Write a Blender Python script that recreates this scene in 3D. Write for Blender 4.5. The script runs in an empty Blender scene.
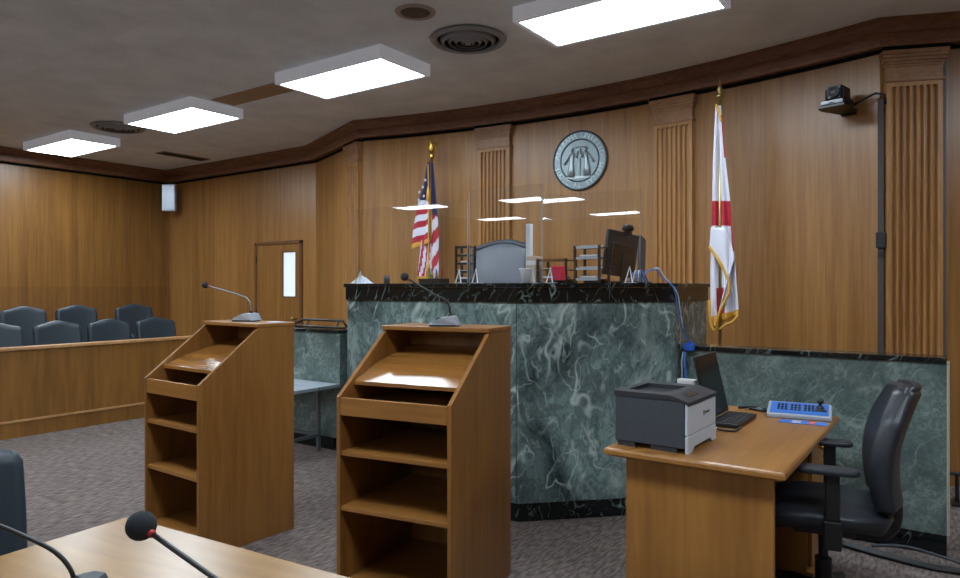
import bpy, bmesh, math, random
from mathutils import Vector, Matrix, Euler
R = math.radians
PI = math.pi
random.seed(7)
scene = bpy.context.scene
col = scene.collection

# ------------------------------------------------------------------ camera, light, exposure
EYE = 1.45
cam_d = bpy.data.cameras.new('camera'); cam = bpy.data.objects.new('camera', cam_d); col.objects.link(cam)
cam_d.sensor_width = 36.0
cam_d.lens = 686 / 960 * 36.0
cam_d.shift_y = -2 / 960
cam_d.clip_start = 0.05
cam.location = (0, 0, EYE); cam.rotation_euler = (R(90), 0, R(35))
scene.camera = cam
w = bpy.data.worlds.new('world'); scene.world = w; w.use_nodes = True
w.node_tree.nodes['Background'].inputs[0].default_value = (0.6, 0.65, 0.7, 1)
w.node_tree.nodes['Background'].inputs[1].default_value = 0.02
scene.view_settings.view_transform = 'Standard'
scene.view_settings.look = 'None'
scene.view_settings.exposure = 0.0
scene.view_settings.gamma = 1.0
scene.view_settings.use_curve_mapping = False
LIGHT_POWER = 26.5
CEIL = 3.40

C35, S35 = 0.819, 0.5736
def at(x, y, v=None, u=None, z=None):
    """a point of the room on the sight line of a photo position, at a known wall plane or height"""
    if z is not None:
        d = 686 * (EYE - z) / (y - 287); X = (x - 480) / 686 * d
        return Vector((C35 * X - S35 * d, S35 * X + C35 * d, z))
    r = (x - 480) / 686
    if v is not None: u = (-S35 * v + r * C35 * v) / (C35 + r * S35)
    else: v = (C35 * u + r * S35 * u) / (r * C35 - S35)
    d = -S35 * u + C35 * v
    return Vector((u, v, EYE - (y - 287) * d / 686))

# ------------------------------------------------------------------ materials
def new_mat(name):
    m = bpy.data.materials.new(name); m.use_nodes = True
    nt = m.node_tree; b = nt.nodes['Principled BSDF']
    return m, nt, b
def lin(c):
    return tuple(((x / 255) / 12.92 if x / 255 <= 0.04045 else ((x / 255 + 0.055) / 1.055) ** 2.4) for x in c) + (1,)
def plain(name, c, rough=0.5, metal=0.0, spec=0.5, bump=0.0, bscale=200, emit=None, es=0):
    m, nt, b = new_mat(name)
    b.inputs['Base Color'].default_value = lin(c)
    b.inputs['Roughness'].default_value = rough
    b.inputs['Metallic'].default_value = metal
    b.inputs['Specular IOR Level'].default_value = spec
    n = nt.nodes.new('ShaderNodeTexNoise'); n.inputs['Scale'].default_value = bscale; n.inputs['Detail'].default_value = 3
    tc = nt.nodes.new('ShaderNodeTexCoord'); nt.links.new(tc.outputs['Object'], n.inputs['Vector'])
    mx = nt.nodes.new('ShaderNodeMix'); mx.data_type = 'RGBA'; mx.blend_type = 'MULTIPLY'; mx.inputs[0].default_value = 0.12
    mx.inputs[6].default_value = lin(c); nt.links.new(n.outputs['Fac'], mx.inputs[7]); nt.links.new(mx.outputs[2], b.inputs['Base Color'])
    if bump:
        bp = nt.nodes.new('ShaderNodeBump'); bp.inputs['Strength'].default_value = bump; bp.inputs['Distance'].default_value = 0.002
        nt.links.new(n.outputs['Fac'], bp.inputs['Height']); nt.links.new(bp.outputs[0], b.inputs['Normal'])
    if emit:
        b.inputs['Emission Color'].default_value = lin(emit); b.inputs['Emission Strength'].default_value = es
    return m
def wood(name, c1, c2, grain=(9, 9, 0.35), rough=0.38, panel=None, pw=0.6, spec=0.5, contrast=0.5):
    """veneer: stretched noise along the grain, plus a tone step from one veneer sheet to the next"""
    m, nt, b = new_mat(name)
    L = nt.links
    tc = nt.nodes.new('ShaderNodeTexCoord')
    mp = nt.nodes.new('ShaderNodeMapping'); mp.inputs['Scale'].default_value = grain
    L.new(tc.outputs['Object'], mp.inputs['Vector'])
    oi = nt.nodes.new('ShaderNodeObjectInfo')
    add = nt.nodes.new('ShaderNodeVectorMath'); add.operation = 'ADD'
    L.new(mp.outputs[0], add.inputs[0])
    if panel is None:
        sc = nt.nodes.new('ShaderNodeMath'); sc.operation = 'MULTIPLY'; sc.inputs[1].default_value = 37.0
        L.new(oi.outputs['Random'], sc.inputs[0]); L.new(sc.outputs[0], add.inputs[1])
    n1 = nt.nodes.new('ShaderNodeTexNoise'); n1.inputs['Scale'].default_value = 1.0; n1.inputs['Detail'].default_value = 5; n1.inputs['Roughness'].default_value = 0.6
    n2 = nt.nodes.new('ShaderNodeTexNoise'); n2.inputs['Scale'].default_value = 5.0; n2.inputs['Detail'].default_value = 4
    n2.inputs['Distortion'].default_value = 0.4
    L.new(add.outputs[0], n1.inputs['Vector']); L.new(add.outputs[0], n2.inputs['Vector'])
    mm = nt.nodes.new('ShaderNodeMath'); mm.operation = 'MULTIPLY_ADD'; mm.inputs[1].default_value = 0.45
    L.new(n2.outputs['Fac'], mm.inputs[0])
    m2 = nt.nodes.new('ShaderNodeMath'); m2.operation = 'MULTIPLY'; m2.inputs[1].default_value = 0.55
    L.new(n1.outputs['Fac'], m2.inputs[0]); L.new(m2.outputs[0], mm.inputs[2])
    fac = mm.outputs[0]
    if panel is not None:
        sp = nt.nodes.new('ShaderNodeSeparateXYZ'); L.new(tc.outputs['Object'], sp.inputs[0])
        dv = nt.nodes.new('ShaderNodeMath'); dv.operation = 'DIVIDE'; dv.inputs[1].default_value = pw
        L.new(sp.outputs[panel], dv.inputs[0])
        fl = nt.nodes.new('ShaderNodeMath'); fl.operation = 'FLOOR'; L.new(dv.outputs[0], fl.inputs[0])
        wn = nt.nodes.new('ShaderNodeTexWhiteNoise'); wn.noise_dimensions = '1D'; L.new(fl.outputs[0], wn.inputs['W'])
        sb = nt.nodes.new('ShaderNodeMath'); sb.operation = 'MULTIPLY_ADD'; sb.inputs[1].default_value = 0.12; sb.inputs[2].default_value = -0.06
        L.new(wn.outputs['Value'], sb.inputs[0])
        ad = nt.nodes.new('ShaderNodeMath'); ad.operation = 'ADD'; L.new(fac, ad.inputs[0]); L.new(sb.outputs[0], ad.inputs[1]); fac = ad.outputs[0]
    rp = nt.nodes.new('ShaderNodeValToRGB')
    rp.color_ramp.elements[0].position = 0.5 - 0.5 * contrast * 0.6; rp.color_ramp.elements[0].color = lin(c2)
    rp.color_ramp.elements[1].position = 0.5 + 0.5 * contrast * 0.6; rp.color_ramp.elements[1].color = lin(c1)
    L.new(fac, rp.inputs[0]); L.new(rp.outputs[0], b.inputs['Base Color'])
    b.inputs['Roughness'].default_value = rough
    b.inputs['Specular IOR Level'].default_value = spec
    return m
def marble(name, dark, mid, light, scale=1.0, patch=(0.38, 0.66), cloud=0.5, vein=0.8, vw=0.012, stretch=(1.0, 1.0, 1.0), tilt=0.75, rough=0.2):
    """body patches, pale clouds, and veins that follow the contour lines of warped noise"""
    m, nt, b = new_mat(name); L = nt.links
    tc = nt.nodes.new('ShaderNodeTexCoord')
    mp = nt.nodes.new('ShaderNodeMapping'); mp.inputs['Scale'].default_value = tuple(scale * k for k in stretch); mp.inputs['Rotation'].default_value = (0.3, tilt, 0.5)
    L.new(tc.outputs['Object'], mp.inputs['Vector'])
    def noise(sc_, det, dist=0.0, rgh=0.6, src=None):
        n = nt.nodes.new('ShaderNodeTexNoise'); n.inputs['Scale'].default_value = sc_; n.inputs['Detail'].default_value = det
        n.inputs['Distortion'].default_value = dist; n.inputs['Roughness'].default_value = rgh; L.new(src or mp.outputs[0], n.inputs['Vector']); return n
    def ramp(src, p0, p1, c0=(0, 0, 0, 1), c1=(1, 1, 1, 1)):
        q = nt.nodes.new('ShaderNodeValToRGB'); q.color_ramp.elements[0].position = p0; q.color_ramp.elements[1].position = p1
        q.color_ramp.elements[0].color = c0; q.color_ramp.elements[1].color = c1; L.new(src, q.inputs[0]); return q.outputs[0]
    def math_(op, a_, b_):
        q = nt.nodes.new('ShaderNodeMath'); q.operation = op
        for k, v_ in enumerate((a_, b_)):
            if isinstance(v_, (int, float)): q.inputs[k].default_value = v_
            else: L.new(v_, q.inputs[k])
        return q.outputs[0]
    def mix(f_, a_, c_):
        q = nt.nodes.new('ShaderNodeMix'); q.data_type = 'RGBA'; L.new(f_, q.inputs[0]); L.new(a_, q.inputs[6]); q.inputs[7].default_value = lin(c_); return q.outputs[2]
    body = noise(1.5, 9, 0.9, 0.66)
    cur = ramp(body.outputs['Fac'], patch[0], patch[1], lin(dark), lin(mid))
    fine = noise(9.0, 6, 1.8, 0.65)
    cur = mix(math_('MULTIPLY', ramp(fine.outputs['Fac'], 0.5, 0.75), cloud * 0.7), cur, light)
    cur = mix(math_('MULTIPLY', ramp(fine.outputs['Fac'], 0.5, 0.25), cloud * 0.9), cur, dark)
    cl = noise(1.1, 8, 1.4, 0.7)
    cur = mix(math_('MULTIPLY', ramp(cl.outputs['Fac'], 0.58, 0.72), cloud), cur, light)
    vr = nt.nodes.new('ShaderNodeVectorRotate'); vr.inputs['Axis'].default_value = (0.55, 0.83, 0.1); vr.inputs['Angle'].default_value = -0.7
    L.new(tc.outputs['Object'], vr.inputs['Vector'])
    ms = nt.nodes.new('ShaderNodeMapping'); ms.inputs['Scale'].default_value = (scale * 1.25, scale * 1.25, scale * 0.33); L.new(vr.outputs[0], ms.inputs['Vector'])
    for sc_, wd, amt, off in ((1.3, vw, vein, 0.5), (2.6, vw * 1.3, vein * 0.7, 0.47), (5.0, vw * 1.8, vein * 0.45, 0.52)):
        n = noise(sc_, 3, 0.25, 0.45, ms.outputs[0])
        d = math_('ABSOLUTE', math_('SUBTRACT', n.outputs['Fac'], off), 0)
        line = ramp(d, 0.0, wd, (1, 1, 1, 1), (0, 0, 0, 1))
        br = ramp(noise(2.3 * sc_, 2).outputs['Fac'], 0.42, 0.6)
        cur = mix(math_('MULTIPLY', math_('MULTIPLY', line, br), amt), cur, light)
    L.new(cur, b.inputs['Base Color']); b.inputs['Roughness'].default_value = rough
    return m
def carpet_mat():
    m, nt, b = new_mat('carpet'); L = nt.links
    tc = nt.nodes.new('ShaderNodeTexCoord')
    mp = nt.nodes.new('ShaderNodeMapping'); mp.inputs['Scale'].default_value = (60, 14, 1); L.new(tc.outputs['Object'], mp.inputs['Vector'])
    n = nt.nodes.new('ShaderNodeTexNoise'); n.inputs['Scale'].default_value = 1.0; n.inputs['Detail'].default_value = 4; L.new(mp.outputs[0], n.inputs['Vector'])
    rp = nt.nodes.new('ShaderNodeValToRGB'); rp.color_ramp.elements[0].position = 0.35; rp.color_ramp.elements[1].position = 0.68
    rp.color_ramp.elements[0].color = lin((86, 77, 74)); rp.color_ramp.elements[1].color = lin((136, 123, 117))
    L.new(n.outputs['Fac'], rp.inputs[0])
    n2 = nt.nodes.new('ShaderNodeTexNoise'); n2.inputs['Scale'].default_value = 0.9; n2.inputs['Detail'].default_value = 4; L.new(tc.outputs['Object'], n2.inputs['Vector'])
    mx = nt.nodes.new('ShaderNodeMix'); mx.data_type = 'RGBA'; mx.blend_type = 'MULTIPLY'; mx.inputs[0].default_value = 0.25
    L.new(rp.outputs[0], mx.inputs[6]); L.new(n2.outputs['Fac'], mx.inputs[7]); L.new(mx.outputs[2], b.inputs['Base Color'])
    b.inputs['Roughness'].default_value = 0.95; b.inputs['Specular IOR Level'].default_value = 0.1
    bp = nt.nodes.new('ShaderNodeBump'); bp.inputs['Strength'].default_value = 0.3; bp.inputs['Distance'].default_value = 0.004
    L.new(n.outputs['Fac'], bp.inputs['Height']); L.new(bp.outputs[0], b.inputs['Normal'])
    return m
def ceiling_mat():
    m, nt, b = new_mat('ceiling_tile'); L = nt.links
    tc = nt.nodes.new('ShaderNodeTexCoord')
    dv = nt.nodes.new('ShaderNodeVectorMath'); dv.operation = 'DIVIDE'; dv.inputs[1].default_value = (0.61, 0.305, 10); L.new(tc.outputs['Object'], dv.inputs[0])
    fl = nt.nodes.new('ShaderNodeVectorMath'); fl.operation = 'FLOOR'; L.new(dv.outputs[0], fl.inputs[0])
    wn = nt.nodes.new('ShaderNodeTexWhiteNoise'); wn.noise_dimensions = '3D'; L.new(fl.outputs[0], wn.inputs['Vector'])
    n = nt.nodes.new('ShaderNodeTexNoise'); n.inputs['Scale'].default_value = 3.0; n.inputs['Detail'].default_value = 6; L.new(tc.outputs['Object'], n.inputs['Vector'])
    ad = nt.nodes.new('ShaderNodeMath'); ad.operation = 'MULTIPLY_ADD'; ad.inputs[1].default_value = 0.18; L.new(wn.outputs['Value'], ad.inputs[0]); L.new(n.outputs['Fac'], ad.inputs[2])
    rp = nt.nodes.new('ShaderNodeValToRGB'); rp.color_ramp.elements[0].position = 0.3; rp.color_ramp.elements[1].position = 0.85
    rp.color_ramp.elements[0].color = lin((218, 224, 228)); rp.color_ramp.elements[1].color = lin((238, 244, 248))
    L.new(ad.outputs[0], rp.inputs[0]); L.new(rp.outputs[0], b.inputs['Base Color'])
    b.inputs['Roughness'].default_value = 0.8; b.inputs['Specular IOR Level'].default_value = 0.2
    return m
def glass_mat():
    m = bpy.data.materials.new('acrylic'); m.use_nodes = True; nt = m.node_tree; nt.nodes.clear(); L = nt.links
    out = nt.nodes.new('ShaderNodeOutputMaterial'); mx = nt.nodes.new('ShaderNodeMixShader')
    tr = nt.nodes.new('ShaderNodeBsdfTransparent'); tr.inputs[0].default_value = (0.97, 0.98, 0.98, 1)
    gl = nt.nodes.new('ShaderNodeBsdfGlossy'); gl.inputs['Roughness'].default_value = 0.0
    fr = nt.nodes.new('ShaderNodeFresnel')
    geo = nt.nodes.new('ShaderNodeNewGeometry'); ior = nt.nodes.new('ShaderNodeMix')     # same reflectance on both faces of the sheet
    ior.inputs[2].default_value = 1.49; ior.inputs[3].default_value = 1 / 1.49
    L.new(geo.outputs['Backfacing'], ior.inputs[0]); L.new(ior.outputs[0], fr.inputs[0])
    L.new(fr.outputs[0], mx.inputs[0]); L.new(tr.outputs[0], mx.inputs[1]); L.new(gl.outputs[0], mx.inputs[2]); L.new(mx.outputs[0], out.inputs[0])
    return m

W1, W2 = (168, 122, 76), (118, 78, 42)
M = {}
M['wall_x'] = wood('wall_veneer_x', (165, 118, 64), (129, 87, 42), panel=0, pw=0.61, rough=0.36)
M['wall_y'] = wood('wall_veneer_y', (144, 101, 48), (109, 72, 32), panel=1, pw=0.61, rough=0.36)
M['wall_lower'] = wood('lower_wall_veneer', (137, 95, 47), (103, 67, 30), panel=1, pw=0.61, rough=0.36)
M['crown'] = wood('crown_wood', (144, 102, 76), (104, 70, 50), grain=(3, 3, 12), rough=0.4)
M['pilaster'] = wood('pilaster_wood', (182, 134, 78), (140, 95, 51), grain=(14, 14, 0.8), rough=0.42)
M['capital'] = wood('capital_wood_shaded', (166, 122, 84), (124, 86, 58), grain=(5, 5, 8), rough=0.42)  # darker than the shaft: shade near the ceiling is put into the colour
M['lectern'] = wood('lectern_veneer', (145, 98, 46), (115, 75, 33), grain=(7, 7, 0.5), rough=0.34)
M['lectern_h'] = wood('lectern_veneer_flat', (151, 103, 50), (123, 80, 37), grain=(0.6, 8, 8), rough=0.3)
M['board'] = wood('lectern_board_veneer', (151, 103, 50), (123, 80, 37), grain=(0.6, 8, 8), rough=0.17, spec=1.0)
M['desk'] = wood('desk_veneer', (164, 114, 58), (134, 89, 42), grain=(7, 0.5, 7), rough=0.3)
M['desk_v'] = wood('desk_side_veneer', (164, 114, 55), (134, 89, 40), grain=(6, 6, 0.5), rough=0.34)
M['jury'] = wood('jury_veneer', (144, 100, 45), (111, 74, 32), grain=(8, 5, 0.4), rough=0.36)
M['table'] = wood('table_veneer', (149, 114, 68), (129, 96, 56), grain=(0.6, 6, 6), rough=0.26)
M['door'] = wood('door_veneer', (152, 106, 53), (117, 78, 37), grain=(10, 10, 0.4), rough=0.36)
M['trimwood'] = wood('frame_wood', (120, 80, 44), (82, 52, 28), grain=(10, 10, 0.5), rough=0.4)
M['edge'] = wood('edge_wood', (196, 150, 104), (160, 116, 74), grain=(4, 4, 4), rough=0.35)
M['marble'] = marble('green_marble', (30, 45, 50), (122, 144, 142), (200, 214, 210), scale=1.2, patch=(0.37, 0.6), stretch=(1.0, 1.0, 0.7))
M['marble_l'] = marble('green_marble_pale', (66, 84, 84), (134, 152, 146), (186, 200, 192), scale=2.3, patch=(0.3, 0.66), vein=0.4, cloud=0.55)
M['marble_b'] = marble('black_marble', (12, 17, 19), (22, 30, 31), (150, 170, 166), scale=1.6, cloud=0.0, vein=0.75, vw=0.008, rough=0.15)
M['plaster'] = plain('pale_plaster', (222, 218, 210), 0.8)
M['carpet'] = carpet_mat(); M['ceiling'] = ceiling_mat(); M['glass'] = glass_mat()
M['black'] = plain('black_plastic', (22, 23, 25), 0.4)
M['blackmatte'] = plain('black_matte', (16, 16, 17), 0.85)
M['gap'] = plain('shadow_gap_paint', (10, 9, 8), 0.9, spec=0.1)
M['foam'] = plain('black_foam', (34, 38, 44), 0.95, bump=0.8, bscale=500)
M['dgrey'] = plain('dark_grey_plastic', (62, 67, 74), 0.5)
M['dgrey2'] = plain('charcoal_plastic', (44, 46, 50), 0.45)
M['lgrey'] = plain('light_grey_plastic', (190, 198, 208), 0.45)
M['white'] = plain('white_plastic', (225, 228, 232), 0.4)
M['fixture'] = plain('fixture_translucent_white', (238, 240, 246), 0.5, emit=(226, 234, 248), es=0.15)
M['silver'] = plain('silver_plastic', (178, 188, 200), 0.3, metal=0.3)
M['steel'] = plain('grey_metal', (130, 134, 140), 0.4, metal=0.7)
M['gold'] = plain('gold_metal', (206, 170, 80), 0.3, metal=0.9)
M['brass'] = plain('brass_metal', (170, 150, 95), 0.35, metal=0.9)
M['fringe'] = plain('gold_fringe', (214, 160, 58), 0.7, bump=0.8, bscale=150)
M['red_f'] = plain('red_cloth', (176, 30, 52), 0.7); M['white_f'] = plain('white_cloth', (214, 214, 226), 0.75)
M['blue_f'] = plain('navy_cloth', (26, 32, 78), 0.7)
M['red_e'] = plain('red_band', (190, 40, 34), 0.5)
M['leather'] = plain('slate_leather', (37, 49, 58), 0.45, bump=0.25, bscale=90)
M['leatherb'] = plain('black_leather', (40, 44, 51), 0.40, bump=0.2, bscale=90)
M['leatherg'] = plain('grey_leather', (92, 98, 108), 0.4, bump=0.2, bscale=90)
M['leather_e'] = plain('dark_grey_leather', (64, 70, 78), 0.4, bump=0.2, bscale=90)
M['seal'] = plain('pewter', (128, 142, 146), 0.4, metal=0.55, bump=0.3, bscale=60)
M['seal_d'] = plain('pewter_dark', (72, 84, 90), 0.5, metal=0.5)
M['seal_l'] = plain('pewter_light', (176, 190, 194), 0.35, metal=0.5)
M['grille'] = plain('grille_dark', (40, 44, 48), 0.5, metal=0.4)
M['grille_l'] = plain('grille_grey', (150, 156, 164), 0.45, metal=0.3)
M['cream'] = plain('painted_ring', (170, 162, 152), 0.6)
M['spk_in'] = plain('speaker_mesh', (96, 82, 72), 0.8, bump=0.8, bscale=260)
M['slot'] = plain('brown_strip', (165, 136, 102), 0.7)
M['conduit'] = plain('raceway_brown', (66, 56, 52), 0.5)
M['conduit_g'] = plain('raceway_grey', (88, 88, 92), 0.5)
M['blue_c'] = plain('blue_cable', (50, 110, 190), 0.5); M['blue_p'] = plain('blue_face', (52, 112, 196), 0.45)
M['bluetape'] = plain('blue_tape', (30, 90, 190), 0.7)
M['orange'] = plain('orange_print', (236, 104, 70), 0.6); M['paper'] = plain('paper', (222, 224, 228), 0.7)
M['hotpink'] = plain('red_paper', (214, 34, 70), 0.6)
M['beige'] = plain('beige_box', (196, 172, 150), 0.6)
M['acr_edge'] = plain('acrylic_edge', (150, 156, 160), 0.3)
M['tape'] = plain('pale_edge', (190, 186, 165), 0.5)
M['screen'] = plain('dark_screen', (24, 27, 31), 0.25)
M['benchtop'] = plain('grey_laminate', (142, 150, 158), 0.45)
M['diffuser'] = plain('lit_diffuser', (240, 242, 245), 0.5, emit=(230, 244, 255), es=LIGHT_POWER)
M['doorglass'] = plain('lit_frosted_glass', (220, 225, 232), 0.3, emit=(214, 226, 238), es=0.62)
M['logo_g'] = plain('dark_green_mark', (40, 90, 60), 0.5)
M['green_t'] = plain('green_leaf_cloth', (60, 120, 70), 0.7)

# ------------------------------------------------------------------ mesh builder
class MB:
    def __init__(s): s.bm = bmesh.new(); s.mats = []
    def _mi(s, faces, mi):
        for f in faces: f.material_index = mi
    def box(s, x0, y0, z0, x1, y1, z1, rot=None, piv=None, mi=0):
        r = bmesh.ops.create_cube(s.bm, size=1.0); vs = r['verts']
        bmesh.ops.scale(s.bm, verts=vs, vec=(abs(x1 - x0), abs(y1 - y0), abs(z1 - z0)))
        c = Vector(((x0 + x1) / 2, (y0 + y1) / 2, (z0 + z1) / 2))
        bmesh.ops.translate(s.bm, verts=vs, vec=c)
        if rot is not None:
            p = Vector(piv) if piv is not None else c
            bmesh.ops.rotate(s.bm, verts=vs, cent=p, matrix=Euler(rot).to_matrix())
        if mi: s._mi({f for v in vs for f in v.link_faces}, mi)
        return s
    def prism(s, poly, z0, z1, M4=None, mi=0):
        """polygon in XY extruded z0..z1, optional matrix"""
        a = [s.bm.verts.new((p[0], p[1], z0)) for p in poly]; b = [s.bm.verts.new((p[0], p[1], z1)) for p in poly]
        fs = [s.bm.faces.new(a[::-1]), s.bm.faces.new(b)]
        n = len(poly)
        for i in range(n): fs.append(s.bm.faces.new((a[i], a[(i + 1) % n], b[(i + 1) % n], b[i])))
        if M4 is not None: bmesh.ops.transform(s.bm, matrix=M4, verts=a + b)
        if mi: s._mi(fs, mi)
        bmesh.ops.recalc_face_normals(s.bm, faces=fs)
        return s
    def side(s, poly, x0, x1, mi=0):
        """polygon given as (y,z), extruded along x"""
        a = [s.bm.verts.new((x0, p[0], p[1])) for p in poly]; b = [s.bm.verts.new((x1, p[0], p[1])) for p in poly]
        fs = [s.bm.faces.new(a[::-1]), s.bm.faces.new(b)]; n = len(poly)
        for i in range(n): fs.append(s.bm.faces.new((a[i], a[(i + 1) % n], b[(i + 1) % n], b[i])))
        if mi: s._mi(fs, mi)
        bmesh.ops.recalc_face_normals(s.bm, faces=fs)
        return s
    def tube(s, pts, r, n=10, caps=True, mi=0):
        pts = [Vector(p) for p in pts]; rs = r if isinstance(r, (list, tuple)) else [r] * len(pts)
        rings = []; up = None
        for i, p in enumerate(pts):
            t = (pts[min(i + 1, len(pts) - 1)] - pts[max(i - 1, 0)]).normalized()
            if up is None: up = Vector((0, 0, 1)) if abs(t.z) < 0.9 else Vector((1, 0, 0))
            a = t.cross(up)
            if a.length < 1e-4: a = t.cross(Vector((0.3, 1, 0.2)))
            a.normalize(); b = t.cross(a).normalized(); up = -b if (-b).dot(up) > 0 else b
            rings.append([s.bm.verts.new(p + a * math.cos(2 * PI * k / n) * rs[i] + b * math.sin(2 * PI * k / n) * rs[i]) for k in range(n)])
        fs = []
        for i in range(len(rings) - 1):
            for k in range(n): fs.append(s.bm.faces.new((rings[i][k], rings[i][(k + 1) % n], rings[i + 1][(k + 1) % n], rings[i + 1][k])))
        if caps: fs.append(s.bm.faces.new(rings[0][::-1])); fs.append(s.bm.faces.new(rings[-1]))
        if mi: s._mi(fs, mi)
        bmesh.ops.recalc_face_normals(s.bm, faces=fs)
        return s
    def lathe(s, prof, c=(0, 0, 0), n=24, M4=None, mi=0):
        c = Vector(c); rings = []; allv = []
        for r, z in prof:
            if r < 1e-5: v = s.bm.verts.new(c + Vector((0, 0, z))); rings.append([v]); allv.append(v)
            else:
                ring = [s.bm.verts.new(c + Vector((r * math.cos(2 * PI * k / n), r * math.sin(2 * PI * k / n), z))) for k in range(n)]
                rings.append(ring); allv += ring
        fs = []
        for a, b in zip(rings, rings[1:]):
            for k in range(n):
                k2 = (k + 1) % n
                if len(a) == 1 and len(b) == 1: continue
                if len(a) == 1: fs.append(s.bm.faces.new((a[0], b[k2], b[k])))
                elif len(b) == 1: fs.append(s.bm.faces.new((a[k], a[k2], b[0])))
                else: fs.append(s.bm.faces.new((a[k], a[k2], b[k2], b[k])))
        if M4 is not None: bmesh.ops.transform(s.bm, matrix=M4, verts=allv)
        if mi: s._mi(fs, mi)
        bmesh.ops.recalc_face_normals(s.bm, faces=fs)
        return s
    def ball(s, c, r, n=16, sc=(1, 1, 1), mi=0):
        m = Matrix.Translation(c) @ Matrix.Diagonal((sc[0], sc[1], sc[2], 1))
        res = bmesh.ops.create_uvsphere(s.bm, u_segments=n, v_segments=max(6, n // 2 + 2), radius=r, matrix=m)
        if mi: s._mi({f for v in res['verts'] for f in v.link_faces}, mi)
        return s
    def grid(s, nx, ny, fn, mfn=None, thick=0.0):
        g = [[s.bm.verts.new(fn(i / nx, j / ny)) for i in range(nx + 1)] for j in range(ny + 1)]
        for j in range(ny):
            for i in range(nx):
                f = s.bm.faces.new((g[j][i], g[j][i + 1], g[j + 1][i + 1], g[j + 1][i]))
                if mfn: f.material_index = mfn((i + .5) / nx, (j + .5) / ny)
        return s
    def build(s, name, mat, parent=None, smooth=False, bevel=0.0, sub=0, solid=0.0):
        me = bpy.data.meshes.new(name); s.bm.normal_update(); s.bm.to_mesh(me); s.bm.free()
        for m_ in (mat if isinstance(mat, (list, tuple)) else [mat]): me.materials.append(m_)
        o = bpy.data.objects.new(name, me); col.objects.link(o)
        if parent is not None: o.parent = parent
        if solid: md = o.modifiers.new('solid', 'SOLIDIFY'); md.thickness = solid; md.offset = 0
        if bevel: md = o.modifiers.new('bevel', 'BEVEL'); md.width = bevel; md.segments = 2; md.limit_method = 'ANGLE'; md.angle_limit = R(40)
        if sub: md = o.modifiers.new('sub', 'SUBSURF'); md.levels = sub; md.render_levels = sub
        if smooth:
            for p in me.polygons: p.use_smooth = True
        return o
def tag(o, label=None, cat=None, group=None, kind=None):
    if label: o['label'] = label
    if cat: o['category'] = cat
    if group: o['group'] = group
    if kind: o['kind'] = kind
    return o
def struct(o): o['kind'] = 'structure'; return o
def thing(name, loc, label, cat, rz=0, group=None):
    o = bpy.data.objects.new(name, None); o.empty_display_size = 0.1; col.objects.link(o)
    o.location = loc; o.rotation_euler = (0, 0, rz); return tag(o, label, cat, group)
def dup(root, loc, rz=None, label=None, group=None):
    r = root.copy(); col.objects.link(r); r.location = loc
    if rz is not None: r.rotation_euler = (0, 0, rz)
    if label: r['label'] = label
    if group: r['group'] = group
    for ch in list(root.children):
        c = ch.copy(); col.objects.link(c); c.parent = r
        for g in list(ch.children):
            d = g.copy(); col.objects.link(d); d.parent = c
    return r
def offset_poly(path, d):
    """offset an open path to its left by d"""
    out = []
    P = [Vector(p) for p in path]
    for i, p in enumerate(P):
        ns = []
        if i > 0: t = (p - P[i - 1]).normalized(); ns.append(Vector((-t.y, t.x)))
        if i < len(P) - 1: t = (P[i + 1] - p).normalized(); ns.append(Vector((-t.y, t.x)))
        n = sum(ns, Vector((0, 0))) / len(ns)
        n = n / max(n.length_squared, 0.2)
        out.append(p + n * d)
    return out
def rrect(w, h, r, n=5, cx=0, cy=0):
    pts = []
    for (sx, sy, a0) in ((1, 1, 0), (-1, 1, 90), (-1, -1, 180), (1, -1, 270)):
        for k in range(n + 1):
            a = R(a0 + 90 * k / n); pts.append((cx + sx * (w / 2 - r) + r * math.cos(a), cy + sy * (h / 2 - r) + r * math.sin(a)))
    return pts
def text_obj(name, s, size, mat, parent, loc, rot, depth=0.0006, align='CENTER'):
    cu = bpy.data.curves.new(name, 'FONT'); cu.body = s; cu.size = size; cu.extrude = depth; cu.align_x = align; cu.align_y = 'CENTER'
    t = bpy.data.objects.new(name, cu); col.objects.link(t)
    dg = bpy.context.evaluated_depsgraph_get(); me = bpy.data.meshes.new_from_object(t.evaluated_get(dg))
    bpy.data.objects.remove(t)
    me.materials.clear(); me.materials.append(mat)
    o = bpy.data.objects.new(name, me); col.objects.link(o); o.parent = parent; o.location = loc; o.rotation_euler = rot
    return o

def bez(pts, n=6):
    P = [Vector(p) for p in pts]; out = []
    for i in range(len(P) - 1):
        p0 = P[max(i - 1, 0)]; p1 = P[i]; p2 = P[i + 1]; p3 = P[min(i + 2, len(P) - 1)]
        for k in range(n):
            t_ = k / n; out.append(0.5 * ((2 * p1) + (-p0 + p2) * t_ + (2 * p0 - 5 * p1 + 4 * p2 - p3) * t_ ** 2 + (-p0 + 3 * p1 - 3 * p2 + p3) * t_ ** 3))
    out.append(P[-1]); return out

# ------------------------------------------------------------------ room shell
UL, VB, UR, VN = -11.04, 6.54, 3.6, -10.4          # left wall, door wall, right wall, wall behind the camera
CX = -3.15                                          # centre line of the alcove
KX0, KX1, KV = CX - 2.66, CX + 2.66, 5.90
arc = []
for i in range(25):
    x = KX0 + (KX1 - KX0) * i / 24
    arc.append((x, KV + 0.38 * (1 - ((x - CX) / 2.66) ** 2)))
JL, JR = (-7.38, VB), (1.08, VB)
def wall_strip(name, path, z0, z1, mat, th=0.12):
    out = offset_poly(path, th)
    poly = [tuple(p) for p in path] + [tuple(p) for p in out[::-1]]
    return struct(MB().prism(poly, z0, z1).build(name, mat))
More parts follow.
